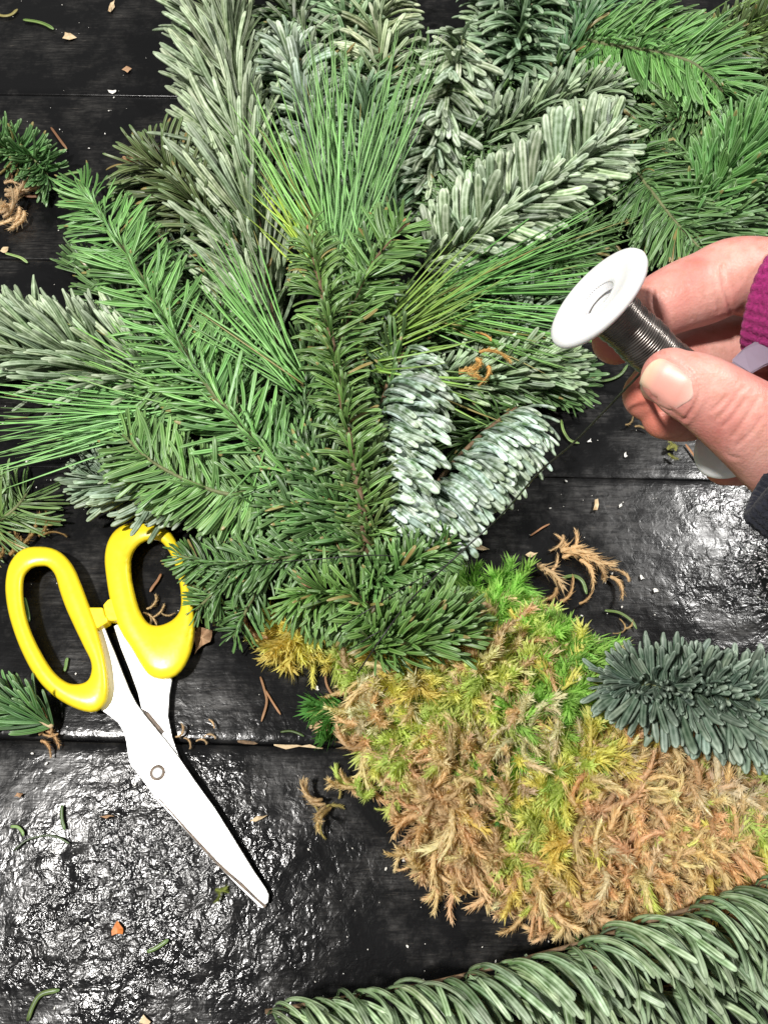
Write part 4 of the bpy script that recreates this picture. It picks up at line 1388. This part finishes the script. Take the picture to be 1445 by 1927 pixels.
def nail_mat():
    m, nt, bs, out = mat_new('fingernail')
    at = nd(nt, 'ShaderNodeAttribute', attribute_name='nv')
    sp = nd(nt, 'ShaderNodeSeparateXYZ')
    nt.links.new(at.outputs['Vector'], sp.inputs[0])
    c = ramp(nt, sp.outputs[0], [(0.0, (.74, .56, .40)), (.10, (.70, .44, .31)), (.26, (.72, .34, .28)), (.75, (.72, .33, .27)), (1.0, (.78, .50, .42))])
    nt.links.new(c, bs.inputs['Base Color'])
    bs.inputs['Roughness'].default_value = .42
    bs.inputs['Subsurface Weight'].default_value = .15
    bs.inputs['Subsurface Radius'].default_value = (.002, .001, .0006)
    bs.inputs['Subsurface Scale'].default_value = 1.0
    return m


def knit_mat(name, c1, c2):
    m, nt, bs, out = mat_new(name)
    pos = nd(nt, 'ShaderNodeNewGeometry').outputs['Position']
    f = noise(nt, 900, 4, .7, pos)
    g = noise(nt, 3200, 2, .6, pos)
    nt.links.new(ramp(nt, f, [(.3, c1), (.7, c2)]), bs.inputs['Base Color'])
    bs.inputs['Roughness'].default_value = .9
    bs.inputs['Specular IOR Level'].default_value = .15
    bs.inputs['Sheen Weight'].default_value = .10
    bs.inputs['Sheen Roughness'].default_value = .5
    nt.links.new(bump(nt, g, .6, .0006, bump(nt, f, .6, .001)), bs.inputs['Normal'])
    return m


M['skin'] = skin_mat()
M['nail'] = nail_mat()
M['wool'] = knit_mat('raspberry_wool', (.17, .008, .075), (.40, .030, .18))
M['navy'] = knit_mat('navy_wool', (.008, .009, .014), (.022, .024, .036))

HANDS = Joiner()


def finger(pts, flat=1.0):
    """pts: (px, py, depth, radius px); ends are rounded"""
    c, _ = catmull([(*PC(x, y, d), r * d / F) for x, y, d, r in pts], 40)
    pos, r = c[:, :3], c[:, 3]
    # rounded tip (last point)
    t = tangents(pos)[-1]
    e = np.linspace(0, 1, 9)[1:]
    pos = np.vstack([pos, pos[-1] + t * (np.sin(e * math.pi / 2) * r[-1])[:, None]])
    r = np.concatenate([r, np.maximum(np.cos(e * math.pi / 2), .06) * r[-1]])
    v, f = tube_np(pos, r, 24, ref=tuple(-np.array(ray(1300, 700))), squash=flat)
    HANDS.add(v, f)


# index, middle, ring, little finger (base to tip), thumb, palm
finger([(1700, 600, .246, 95), (1520, 545, .240, 82), (1420, 522, .237, 74), (1372, 520, .236, 70), (1330, 540, .2355, 69), (1285, 556, .235, 66), (1235, 580, .236, 60), (1195, 610, .240, 54), (1160, 640, .243, 46)])
finger([(1700, 680, .262, 90), (1520, 655, .262, 72), (1400, 652, .260, 66), (1310, 672, .256, 62), (1255, 712, .250, 56), (1222, 742, .243, 50)])
finger([(1700, 760, .262, 85), (1520, 740, .263, 68), (1420, 745, .262, 62), (1340, 766, .256, 56), (1285, 782, .249, 50), (1252, 783, .243, 44)])
finger([(1700, 840, .262, 78), (1540, 830, .262, 56), (1450, 850, .258, 50), (1400, 868, .252, 46), (1366, 872, .247, 42)])
finger([(1720, 900, .240, 150), (1600, 905, .222, 118), (1500, 862, .212, 100), (1430, 812, .2055, 87), (1375, 773, .2025, 77), (1322, 738, .2010, 69), (1285, 721, .2005, 64), (1262, 709, .2010, 55)], .86)
finger([(1900, 760, .255, 170), (1760, 740, .252, 165), (1660, 720, .252, 130)])
hm = HANDS.mesh('hand_rough', None)
tmp = bpy.data.objects.new('hand_rough', hm)
COL.objects.link(tmp)
md = tmp.modifiers.new('r', 'REMESH')
md.mode = 'VOXEL'
md.voxel_size = .00065
md.use_smooth_shade = True
ms = tmp.modifiers.new('s', 'SMOOTH')
ms.factor = .5
ms.iterations = 9
bpy.context.view_layer.update()
dg = bpy.context.evaluated_depsgraph_get()
hand_me = bpy.data.meshes.new_from_object(tmp.evaluated_get(dg))
bpy.data.objects.remove(tmp)
hand_me.name = 'hand'
nV = len(hand_me.vertices)
hv = np.empty(nV * 3, np.float32)
hand_me.vertices.foreach_get('co', hv)
hv = hv.reshape(-1, 3).astype(float)
hn = np.empty(nV * 3, np.float32)
hand_me.vertices.foreach_get('normal', hn)
hn = hn.reshape(-1, 3).astype(float)
toc = np.array(CAM) - hv
toc /= np.linalg.norm(toc, axis=1, keepdims=True)
front = np.clip((hn * toc).sum(1) * 3, 0, 1)
uv, dep = to_px(hv)


def groove(pts, width, depth_mm, lo, hi):
    """press a crease into the skin along a line given in photograph pixels (only the surface between depths lo..hi facing us)"""
    global hv
    c, _ = catmull([(*p, 0) for p in pts], 60)
    d = np.full(nV, 9e9)
    near = (uv[:, 0] > c[:, 0].min() - 30) & (uv[:, 0] < c[:, 0].max() + 30) & (uv[:, 1] > c[:, 1].min() - 30) & (uv[:, 1] < c[:, 1].max() + 30)
    for q in c[:, :2]:
        d[near] = np.minimum(d[near], np.linalg.norm(uv[near] - q, axis=1))
    prof = np.exp(-(d / width) ** 2) - .45 * np.exp(-((d - 2.6 * width) / (1.3 * width)) ** 2)
    ok = front * (dep > lo) * (dep < hi)
    hv = hv - hn * (prof * ok * depth_mm * .001)[:, None]


groove([(1229, 548), (1231, 575), (1240, 600)], 3.0, .45, .21, .245)
groove([(1358, 500), (1364, 545), (1376, 590)], 3.4, .5, .20, .245)
groove([(1340, 505), (1347, 545), (1352, 585)], 3.0, .25, .20, .245)
groove([(1290, 515), (1296, 560), (1300, 600)], 2.6, .16, .20, .245)
for pts in ([(1352, 785), (1372, 765), (1388, 740), (1402, 728)], [(1362, 802), (1384, 778), (1402, 752)], [(1378, 820), (1398, 795), (1418, 765), (1428, 748)], [(1388, 838), (1412, 815), (1436, 785)], [(1340, 772), (1356, 758), (1366, 745)], [(1368, 845), (1372, 858), (1390, 862)]):
    groove(pts, 3.0, .22, .17, .215)
# the fold of skin round the nail
groove([(1238, 662), (1268, 676), (1300, 702), (1316, 730), (1308, 762), (1290, 788)], 3.2, .5, .17, .21)
groove([(1228, 745), (1255, 768), (1285, 788)], 3.5, .3, .17, .21)
hand_me.vertices.foreach_set('co', hv.astype(np.float32).ravel())
# fingertips flushed red
red = np.zeros(nV)
for (x, y, r) in [(1150, 650, 60), (1205, 745, 75), (1240, 790, 75), (1345, 880, 60)]:
    red = np.maximum(red, np.exp(-((uv[:, 0] - x) ** 2 + (uv[:, 1] - y) ** 2) / r ** 2) * (dep > .222))
at = hand_me.attributes.new('red', 'FLOAT', 'POINT')
at.data.foreach_set('value', (red * .75).astype(np.float32))
hand_me.materials.clear()
hand_me.materials.append(M['skin'])
hand_me.polygons.foreach_set('use_smooth', np.ones(len(hand_me.polygons), bool))
hand_me.update()
person = link_mesh('person', hand_me)
tag(person, 'hand in raspberry knitted cuff holding out the white wire spool', 'person')

# thumbnail: a thin curved plate laid on the skin
bm = bmesh.new()
bm.from_mesh(hand_me)
tree = BVHTree.FromBMesh(bm)
bm.free()
nu, nvv = 22, 17
O = np.array([1213.0, 703.0])          # middle of the free edge
E = np.array([1303.0, 748.0])          # middle of the cuticle
ax = E - O
pp = np.array([-ax[1], ax[0]]) / np.linalg.norm(ax)
if pp[1] > 0:
    pp = -pp                           # towards the upper edge of the thumb
grid = {}
for i in range(nu):
    u = i / (nu - 1)
    half = 41 * min(1.0, (1 - max(0, (u - .68) / .32) ** 2.6 * .62)) * (1 - .30 * max(0, (.20 - u) / .20) ** 2)
    for j in range(nvv):
        w = -1 + 2 * j / (nvv - 1)
        bowu = .14 * (w * w) * (1 if u < .3 else -1) * abs(u - .4)
        q = O + ax * (u + bowu) + pp * half * w
        dr = ray(*q).normalized()
        hit, n_, _, _ = tree.ray_cast(CAM, dr)
        if hit is None:
            hit = CAM + dr * (.2 / 1.0)
            n_ = -dr
        lift = .00030 * (1 - .85 * abs(w) ** 4) * (1 - .9 * max(0, (u - .82) / .18) ** 2) + (.0003 if u < .1 else 0)
        grid[i, j] = hit + n_ * lift
P1 = np.array([[list(grid[i, j]) for j in range(nvv)] for i in range(nu)])
for _ in range(3):                     # relax the plate
    P1[1:-1, 1:-1] = .5 * P1[1:-1, 1:-1] + .125 * (P1[:-2, 1:-1] + P1[2:, 1:-1] + P1[1:-1, :-2] + P1[1:-1, 2:])
P2 = P1 + np.array(ray(1260, 725)) * .0007
v = np.vstack([P1.reshape(-1, 3), P2.reshape(-1, 3)])
idx = np.arange(nu * nvv).reshape(nu, nvv)
q1 = np.stack([idx[:-1, :-1], idx[1:, :-1], idx[1:, 1:], idx[:-1, 1:]], -1).reshape(-1, 4)
lp = np.concatenate([idx[:, 0], idx[-1, 1:], idx[-2::-1, -1], idx[0, -2:0:-1]])
l2 = np.roll(lp, -1)
q2 = np.stack([lp, lp + nu * nvv, l2 + nu * nvv, l2], 1)
nvx = np.stack([np.repeat(np.linspace(0, 1, nu), nvv), np.tile(np.linspace(-1, 1, nvv), nu), np.zeros(nu * nvv)], 1)
me = mesh_np('thumbnail', v, [q1, q1[:, ::-1] + nu * nvv, q2], M['nail'], {'nv': ('FLOAT_VECTOR', np.vstack([nvx, nvx]))})
bm = bmesh.new()
bm.from_mesh(me)
bmesh.ops.recalc_face_normals(bm, faces=bm.faces)
bm.to_mesh(me)
bm.free()
link_mesh('thumbnail', me, person)


def cuff(name, a, b, r0, r1, mat, ribs, label=None):
    """knitted tube with a turned edge; a = rim centre, b = far end, radii in metres"""
    x, y, z = map(np.array, frame_of(b - a))
    a, b = np.array(a), np.array(b)
    n, m = 160, 90
    prof = [(.010, -.0022), (.004, -.0022), (.0008, -.0018), (0, -.0008), (.0002, 0.0004), (.0012, .0010)]
    L = np.linalg.norm(b - a)
    prof += [(t, .0010) for t in np.linspace(.002, L, m)]
    ang = np.arange(n) * 2 * math.pi / n
    v = []
    for d_, off in prof:
        rr = r0 + (r1 - r0) * d_ / L + off
        st = .00028 * np.sin(ang * ribs) + .00022 * np.sin(ang * ribs * 2 + d_ / .0011 * math.pi) * (1 if off > 0 else 0)
        wob = .0006 * np.sin(ang * 3 + d_ * 160) + .0004 * np.sin(ang * 5 - d_ * 90)
        R_ = rr + st + wob
        v.append(a + z * d_ + R_[:, None] * (np.cos(ang)[:, None] * x + np.sin(ang)[:, None] * y))
    m2 = len(prof)
    i = np.arange(m2 - 1)[:, None] * n
    j = np.arange(n)[None, :]
    k = (j + 1) % n
    q = np.stack([i + j, i + n + j, i + n + k, i + k], -1).reshape(-1, 4)
    o = link_mesh(name, mesh_np(name, np.concatenate(v), [q], M[mat]), person)
    # loose wool fibres on the knit
    Jf = Joiner()
    vv = np.concatenate(v)
    for _ in range(700):
        p0 = vv[rng.integers(5 * n, 55 * n)]
        out = p0 - a - z * np.dot(p0 - a, z)
        out /= np.linalg.norm(out)
        dd = rng.normal(0, 1, 3) + out * .9
        dd /= np.linalg.norm(dd)
        ln = rng.uniform(.001, .003)
        c = np.stack([p0, p0 + dd * ln * .5 + out * .0003, p0 + dd * ln])
        fv, ff = tube_np(c, .000035, 3)
        Jf.add(fv, ff)
    fz = under(link_mesh('wool_fibres', Jf.mesh('wool_fibres', M[mat]), person), o)
    fz['kind'] = 'stuff'
    return o


cuff('cuff', PC(1456, 556, .236), PC(1700, 612, .212), .0178, .020, 'wool', 40)
cuff('sleeve', PC(1441, 902, .1945), PC(1650, 1010, .188), .0092, .016, 'navy', 30)
bm = bmesh.new()
ring0 = [bm.verts.new(PC(x, y, d)) for x, y, d in [(1374, 680, .226), (1398, 656, .226), (1445, 628, .227), (1510, 610, .229), (1510, 668, .226), (1440, 688, .223), (1412, 704, .222)]]
ring1 = [bm.verts.new(vv_.co + ray(1430, 660) * .0018) for vv_ in ring0]
bm.faces.new(ring0)
bm.faces.new(ring1[::-1])
for k in range(7):
    bm.faces.new((ring0[k], ring1[k], ring1[(k + 1) % 7], ring0[(k + 1) % 7]))
bmesh.ops.recalc_face_normals(bm, faces=bm.faces)
bmesh.ops.bevel(bm, geom=list(bm.edges), offset=.0005, segments=2, affect='EDGES')
me = bpy.data.meshes.new('lilac_strip')
bm.to_mesh(me)
bm.free()
me.materials.append(M['lilac'])
link_mesh('lilac_strip', me, person)  # unidentified lilac piece between thumb and finger, its form made up


# ------------------------------------------------------------------ litter on the table
def loose_needle(label, pts, W, mat, tint, group, z=1.2, cat='needle'):
    c, ln = catmull([P(*(q if len(q) == 3 else (*q, z))) for q in pts], 14)
    s = scale_at(Vector(c[7])) * W * .5 * .74
    tint = tuple(x * .72 for x in tint)
    t = np.linspace(0, 1, 14)
    v, f = tube_np(c, s * np.interp(t, [0, .08, .85, .96, 1], [.55, .9, 1, .75, .4]), 8, squash=.5)
    nv = np.zeros((len(v), 3))
    nv[:112, 0] = np.repeat(t, 8)
    nv[:112, 1] = np.tile(np.cos(np.arange(8) * math.pi / 4), 14)
    nv[:, 2] = random.random()
    o = link_mesh('needle', mesh_np('needle', v, f, M[mat], {'nv': ('FLOAT_VECTOR', nv)}))
    o.name = 'fallen_needle'
    o.color = (*tint, 1)
    return tag(o, label, cat, group)


GN, BN = 'green needles fallen on the table', 'dry brown needles and bits on the table'
for label, pts, W, tint in [
    ('pale green fallen needle near the top left corner', [(44, 36), (70, 40), (88, 46), (101, 54)], 10, (2.2, 1.7, 1.6)),
    ('arched pale needle touching the tip of the long sprig', [(101, 350, 5), (108, 336, 9), (130, 326, 12), (158, 322, 16)], 9, (2.6, 2.0, 2.4)),
    ('curved pale needle under the thumb side of the spool', [(1126, 717), (1148, 714), (1168, 704), (1181, 686)], 8, (2.0, 1.6, 1.8)),
    ('bent needle hanging below the dark fan right of the pale sprig', [(1056, 790), (1060, 810), (1072, 828), (1090, 834)], 8, (2.0, 1.5, 1.5)),
    ('curved green needle below the tan moss scrap right of centre', [(1058, 1087), (1080, 1084), (1096, 1094), (1104, 1118)], 10, (1.2, 1.0, .9)),
    ('curved olive needle above the tip of the blue green sprig', [(1138, 1149), (1165, 1153), (1188, 1168), (1198, 1184)], 8, (1.3, 1.0, .9)),
    ('short upright green needle left of the scissor blades', [(117, 1516), (116, 1530), (117, 1545), (122, 1562)], 9, (1.2, 1.1, .9)),
    ('long thin arched needle in the shiny patch at the lower left', [(26, 1602), (50, 1582), (85, 1573), (110, 1577), (130, 1588)], 5, (.9, .8, .7)),
    ('pale forked needle at the left edge of the shiny patch', [(20, 1556), (33, 1557), (42, 1566), (44, 1574)], 8, (2.6, 2.0, 2.2)),
    ('grey green needle right of the orange flake', [(277, 1792), (292, 1786), (306, 1777), (317, 1769)], 11, (1.7, 1.4, 1.3)),
    ('long pale green needle at the bottom left corner', [(52, 1922), (62, 1894), (78, 1872), (112, 1864)], 13, (2.2, 1.7, 1.5)),
    ('small green needle lying inside the left handle hole', [(121, 1264), (124, 1254), (125, 1246), (127, 1238)], 9, (1.3, 1.2, 1.1)),
    ('green needle along the inner edge of the left handle', [(46, 1125), (50, 1140), (53, 1155), (55, 1170)], 9, (1.0, 1.0, .9)),
    ('pale needle at the left edge beside the straw flakes', [(10, 476), (25, 480), (40, 485), (52, 494)], 8, (3.0, 2.2, 2.6)),
    ('dark needle by the seam right of the scissors', [(528, 1378), (545, 1376), (560, 1380), (572, 1386)], 6, (1.2, 1.0, .8)),
    ('curved pale needle at the very top left edge', [(-6, 26), (8, 29), (22, 26), (33, 16)], 9, (2.6, 2.0, 2.4)),
]:
    loose_needle(label, pts, W, 'fir', tint, GN)
for label, pts, W in [
    ('rust red dry needle beside the stubby sprig end', [(96, 239), (104, 250), (114, 264), (126, 280)], 7),
    ('curved tan needle under the stubby sprig end', [(22, 328), (30, 350), (50, 368), (84, 368)], 9),
    ('bent brown needle in the space right of the scissor shanks', [(490, 1274), (497, 1296), (502, 1322), (492, 1358)], 7),
    ('dark brown twig bit crossing the bent brown needle', [(500, 1300), (515, 1325), (528, 1345)], 6),
    ('short orange brown needle left of the moss', [(612, 1272), (614, 1286), (619, 1298), (626, 1308)], 7),
    ('brown needle inside the right handle hole', [(303, 1080), (297, 1092), (288, 1104), (282, 1114)], 8),
    ('tan dry needle on the dark sprig above the moss', [(560, 1080, 50), (566, 1092, 51), (574, 1100, 51), (586, 1106, 50)], 9),
    ('thin dry twig left of the lower spool flange', [(1290, 836), (1302, 852), (1314, 868), (1326, 884)], 7),
    ('thin brown stalk right of the leaning whitened tip', [(998, 1008), (1010, 1000), (1022, 992), (1034, 986)], 5),
]:
    loose_needle(label, pts, W, 'dry', (1, 1, 1), BN, cat='dry needle')


def flake(name, label, pts, mat, group, cat, z=.5, th=.5, curl=1.5):
    """small irregular flake: outline in photograph pixels, domed and thin but solid"""
    pts = [q for a, b in zip(pts, pts[1:] + pts[:1]) for q in (a, ((a[0] + b[0]) / 2 + random.uniform(-.14, .14) * abs(a[1] - b[1] + 3), (a[1] + b[1]) / 2 + random.uniform(-.14, .14) * abs(a[0] - b[0] + 3)))]
    if mat == 'chip':
        th, curl = .15, .35
        mx_, my_ = sum(p[0] for p in pts) / len(pts), sum(p[1] for p in pts) / len(pts)
        pts = [(mx_ + (x - mx_) * g, my_ + (y - my_) * g) for (x, y) in pts for g in (random.uniform(.45, 1.05),)]
    bm = bmesh.new()
    cx = sum(p[0] for p in pts) / len(pts)
    cy = sum(p[1] for p in pts) / len(pts)
    n = len(pts)
    lev = []
    for h, sc_ in ((z, 1.0), (z + th, .97)):
        rim = [bm.verts.new(P(cx + (x - cx) * sc_, cy + (y - cy) * sc_, h + random.uniform(0, curl))) for x, y in pts]
        lev.append(rim)
    mid = bm.verts.new(P(cx, cy, z + th + curl * .9))
    midb = bm.verts.new(P(cx, cy, z + curl * .5))
    for k in range(n):
        k2 = (k + 1) % n
        bm.faces.new((lev[0][k], lev[0][k2], lev[1][k2], lev[1][k]))
        bm.faces.new((lev[1][k], lev[1][k2], mid))
        bm.faces.new((lev[0][k2], lev[0][k], midb))
    bmesh.ops.recalc_face_normals(bm, faces=bm.faces)
    me = bpy.data.meshes.new(name)
    bm.to_mesh(me)
    bm.free()
    me.materials.append(M[mat])
    return tag(link_mesh(name, me), label, cat, group)


FL = 'flakes and chips scattered on the table'
flake('leaf_flake', 'bright orange leaf flake in the shiny patch at the lower left', [(210, 1762), (214, 1744), (221, 1733), (232, 1748), (231, 1759)], 'orange', FL, 'flake')
flake('bark_flake', 'torn brown bark flake beside the right scissor handle', [(362, 1196), (372, 1180), (385, 1182), (400, 1186), (396, 1208), (380, 1216), (366, 1232)], 'flake', FL, 'flake', curl=4)
flake('straw_flake', 'cream crescent flake below the pale needle at the top left', [(117, 71), (122, 59), (132, 61), (145, 70)], 'straw', FL, 'flake')
flake('straw_flake', 'long tan flake at the top edge left of the pale branch', [(203, 20), (208, 4), (216, -2), (216, 12), (208, 22)], 'straw', FL, 'flake')
flake('bark_flake', 'small rust brown flake near the top seam', [(229, 130), (238, 123), (248, 128), (240, 136)], 'flake', FL, 'flake')
flake('paint_chip', 'white kite shaped chip on the top seam', [(202, 168), (223, 165), (218, 172), (211, 178)], 'chip', FL, 'chip')
flake('straw_flake', 'oval cream flake at the left edge above the pale branch', [(0, 472), (6, 464), (16, 464), (12, 475)], 'straw', FL, 'flake')
flake('straw_flake', 'straw coloured flake at the foot of the leaning whitened tip', [(868, 1022), (884, 1012), (922, 1034), (910, 1036)], 'straw', FL, 'flake')
flake('straw_flake', 'slim straw flake on the table right of the whitened tip', [(1116, 960), (1119, 940), (1125, 938), (1124, 960)], 'straw', FL, 'flake')
flake('straw_flake', 'tan flake between whitened tip and tan moss scrap', [(988, 1044), (998, 1038), (1012, 1040), (1000, 1049)], 'straw', FL, 'flake')
flake('straw_flake', 'greenish tan flake right of the scissor tip', [(470, 1546), (484, 1536), (504, 1534), (492, 1542)], 'straw', FL, 'flake')
flake('bark_flake', 'pink brown crumb at the left edge of the shiny patch', [(26, 1500), (32, 1492), (44, 1494), (38, 1502)], 'flake', FL, 'flake')
flake('bark_flake', 'brown crumb above the shiny patch left of the blades', [(186, 1537), (202, 1534), (216, 1537), (200, 1541)], 'flake', FL, 'flake')
flake('bark_flake', 'two toned brown shaving at the bottom edge', [(262, 1926), (270, 1910), (284, 1924), (276, 1932)], 'straw', FL, 'flake')
flake('bark_flake', 'rosy brown flake lying on the leaning whitened tip', [(951, 832), (956, 828), (966, 838), (966, 843), (956, 839)], 'flake', FL, 'flake', z=52)
flake('paint_chip', 'white chip below the hand beside the bent needle', [(1104, 828), (1112, 824), (1114, 832), (1106, 834)], 'chip', FL, 'chip')
flake('paint_chip', 'white chip left of the lower spool flange', [(1172, 855), (1178, 850), (1182, 858), (1176, 862)], 'chip', FL, 'chip')
flake('paint_chip', 'white chip above the tan moss scrap', [(1162, 950), (1170, 946), (1172, 952), (1164, 956)], 'chip', FL, 'chip')
flake('paint_chip', 'white chip right of the tan moss scrap', [(1202, 1082), (1208, 1080), (1214, 1090), (1206, 1092)], 'chip', FL, 'chip')
flake('paint_chip', 'white chip far right of the tan moss scrap', [(1228, 1108), (1236, 1106), (1240, 1114), (1230, 1116)], 'chip', FL, 'chip')
flake('paint_chip', 'white chip left of the moss under the orange needle', [(592, 1292), (600, 1290), (602, 1300), (594, 1300)], 'chip', FL, 'chip')
flake('paint_chip', 'white chip near the fringe under the moss', [(754, 1612), (760, 1608), (764, 1624), (757, 1622)], 'chip', FL, 'chip')
flake('straw_flake', 'thin straw sliver lying in the seam left of the moss', [(515, 1401), (560, 1402), (608, 1407), (607, 1410), (560, 1406), (516, 1404)], 'straw', FL, 'flake', z=-.6, th=.4, curl=.5)
flake('bark_flake', 'dark bark sliver bridging the seam right of the blades', [(446, 1394), (470, 1395), (486, 1400), (470, 1401), (448, 1398)], 'bark', FL, 'flake', z=-.4, th=.4, curl=.5)
# crumbs nobody could count
J = Joiner()
v0, f0 = ellipsoid_np(5, 4)
for _ in range(620):
    x, y = rng.uniform(-10, 1460), rng.uniform(0, 1930)
    if inside(x, y, MOSS) or (inside(x, y, POLY)):
        continue
    p = P(x, y, .5)
    big = rng.random() ** 3
    a = rng.uniform(0, 6.3)
    R3 = np.array([[math.cos(a), -math.sin(a), 0], [math.sin(a), math.cos(a), 0], [0, 0, 1]])
    vv = (v0 * np.array([.00025 + .00075 * big, .0002 + .0004 * big, .0002]) * rng.uniform(.6, 1.4, (len(v0), 1))) @ R3.T + np.array(p)
    J.add(vv, f0)
cr = link_mesh('crumbs', J.mesh('crumbs', M['chip'], smooth=False))
tag(cr, 'tiny white crumbs and dust specks strewn over the black planks', 'crumbs', None, 'stuff')


# moss scraps: each a few strands
def scrap(label, spec, z=1.5, col=TAN, seedn=0, Wk=1.0, lib=None):
    """spec: list of (px, py, dx, dy, length px)"""
    r = np.random.default_rng(100 + seedn)
    J = Joiner()
    for x, y, dx, dy, L in spec:
        V, f = (lib or STR)[r.integers(10)]
        p = np.array(P(x + r.uniform(-5, 5), y + r.uniform(-5, 5), z + r.uniform(0, 2)))
        dv = px_dir(p, dx, dy, .06)
        q = r.normal(0, .2, 3) + np.array([0, 0, 1.0])
        X = np.cross(dv, q)
        X /= np.linalg.norm(X)
        A = np.stack([X, dv, np.cross(X, dv)], 1)
        vv = (V * np.array([Wk * 1.7, 1, Wk * 1.7]) * L * .95 * scale_at(Vector(p))) @ A.T + p
        if z < 10:
            vv = settle(vv)
        c = np.clip(np.array(col) * 1.25 * r.uniform(.85, 1.15), 0, 1)
        J.add(vv, f, col=np.hstack([np.tile(c, (len(vv), 1)), np.ones((len(vv), 1))]))
    o = link_mesh('moss_scrap', J.mesh('moss_scrap', M['moss'], {'col': 'FLOAT_COLOR'}))
    return tag(o, label, 'moss scrap', 'scraps of dried moss on the table and sprigs')


scrap('long shaggy tan moss scrap on the planks right of the bundle', [(1060, 1005, .1, 1, 40), (1050, 1040, 1, .1, 60), (1012, 1070, 1, -.1, 60), (1060, 1045, 1, .3, 60), (1090, 1050, 1, .5, 60), (1120, 1060, 1, .6, 55), (1150, 1085, 1, .3, 50), (1180, 1100, .1, -1, 40), (1070, 1050, .4, -.6, 45), (1110, 1050, .5, .6, 50), (1020, 1075, 1, .05, 50), (1085, 1040, .8, .1, 50)], seedn=1, Wk=.85, col=(.72, .54, .32), lib=STR[:6] + FEATH)
scrap('forked tan moss scrap lying above the green moss', [(1045, 1105, .05, 1, 50), (1048, 1135, 1, .05, 50), (1085, 1140, 1, .3, 34), (1045, 1140, -.2, 1, 34), (1040, 1135, -1, .3, 40)], seedn=2, col=(.52, .35, .18))
scrap('olive moss tuft next to the forked tan scrap', [(1005, 1150, 1, -.4, 40), (1010, 1160, 1, .1, 42), (1000, 1160, .6, .6, 36)], seedn=3, col=(.34, .30, .08), lib=FEATH)
scrap('golden moss scrap caught on the pale sprig beneath the spool', [(862, 705, .8, -.6, 44), (880, 690, 1, -.3, 40), (905, 665, .2, -1, 42), (900, 670, .9, .6, 40), (915, 690, .5, .7, 34), (880, 695, .4, .9, 34), (925, 640, .1, -1, 22)], z=52, seedn=4, col=(.72, .50, .20), Wk=1.3)
scrap('big curled tan moss scrap at the left edge', [(-10, 385, 1, -.1, 50), (10, 360, .6, .7, 50), (30, 375, .1, 1, 44), (0, 400, 1, .3, 50), (35, 390, .3, 1, 46), (48, 400, .2, 1, 44), (10, 410, 1, .2, 46), (5, 345, .8, -.4, 36), (15, 370, 1, .5, 50), (-5, 420, 1, -.2, 50), (20, 340, -.3, -1, 30)], seedn=5, col=(.74, .58, .38), Wk=1.0, z=5)
scrap('pale tan moss scrap beside the dark olive sprig at the upper left', [(238, 300, .3, 1, 44), (250, 330, 1, -.5, 40), (236, 340, .1, 1, 40), (245, 320, .4, .8, 40), (262, 320, .4, -1, 30)], seedn=6, col=(.66, .46, .27), Wk=1.3, z=8)
scrap('brown green moss scrap above the left scissor handle', [(20, 1045, .8, -.5, 50), (50, 1020, 1, -.2, 50), (75, 1010, 1, -.3, 40), (85, 1005, .3, -1, 30), (40, 1015, .9, .4, 40), (0, 1055, 1, -.6, 40)], seedn=7, col=(.36, .24, .10), Wk=1.1, z=4)
scrap('pale moss wisp inside the right handle hole', [(275, 1150, 1, -.2, 40), (290, 1160, .8, -.5, 36), (285, 1165, .4, .5, 30), (300, 1155, .6, .7, 30), (272, 1155, .9, .2, 40)], seedn=8, col=(.60, .47, .28), Wk=.6)
scrap('straw moss scrap by the seam left of the blades', [(70, 1380, 1, -.1, 40), (95, 1375, .6, -.6, 34), (105, 1385, -.4, .8, 34), (85, 1372, 1, .2, 40), (80, 1395, .8, .1, 34)], seedn=9, col=(.56, .38, .2), z=3)
scrap('tan moss scrap hooked over the seam right of the blades', [(330, 1385, 1, .2, 36), (350, 1390, .9, -.3, 30), (385, 1385, .5, -1, 30), (400, 1372, .2, -1, 26), (372, 1400, .6, -.9, 30)], seedn=10, col=(.60, .45, .27), z=2.0, Wk=.6)
scrap('small green moss bit near the scissor tip', [(410, 1675, .7, .3, 22), (412, 1682, .5, -.6, 18), (415, 1680, .1, 1, 18)], seedn=11, col=(.22, .26, .06), lib=FEATH)
scrap('tiny tan moss bit above the tip of the blue green sprig', [(1172, 1180, .9, .2, 24), (1176, 1184, .6, -.6, 20), (1178, 1182, .2, 1, 18)], seedn=12, col=(.55, .40, .2))
scrap('green moss crumb left of the lower spool flange', [(1258, 850, .8, -.4, 22), (1262, 852, .3, 1, 18), (1268, 846, .2, -1, 18)], seedn=13, col=(.40, .40, .14), lib=FEATH)
scrap('tan moss crumb hidden below the fingertips', [(1180, 800, 1, .2, 24), (1190, 808, .9, -.4, 24)], seedn=14, col=(.45, .33, .17))
scrap('wispy green brown scrap left of the moss heap', [(600, 1540, .4, -1, 36), (615, 1520, 1, -.4, 40), (604, 1545, -.2, 1, 34), (640, 1500, .6, -.6, 34)], seedn=15, col=(.40, .34, .12), Wk=.8)
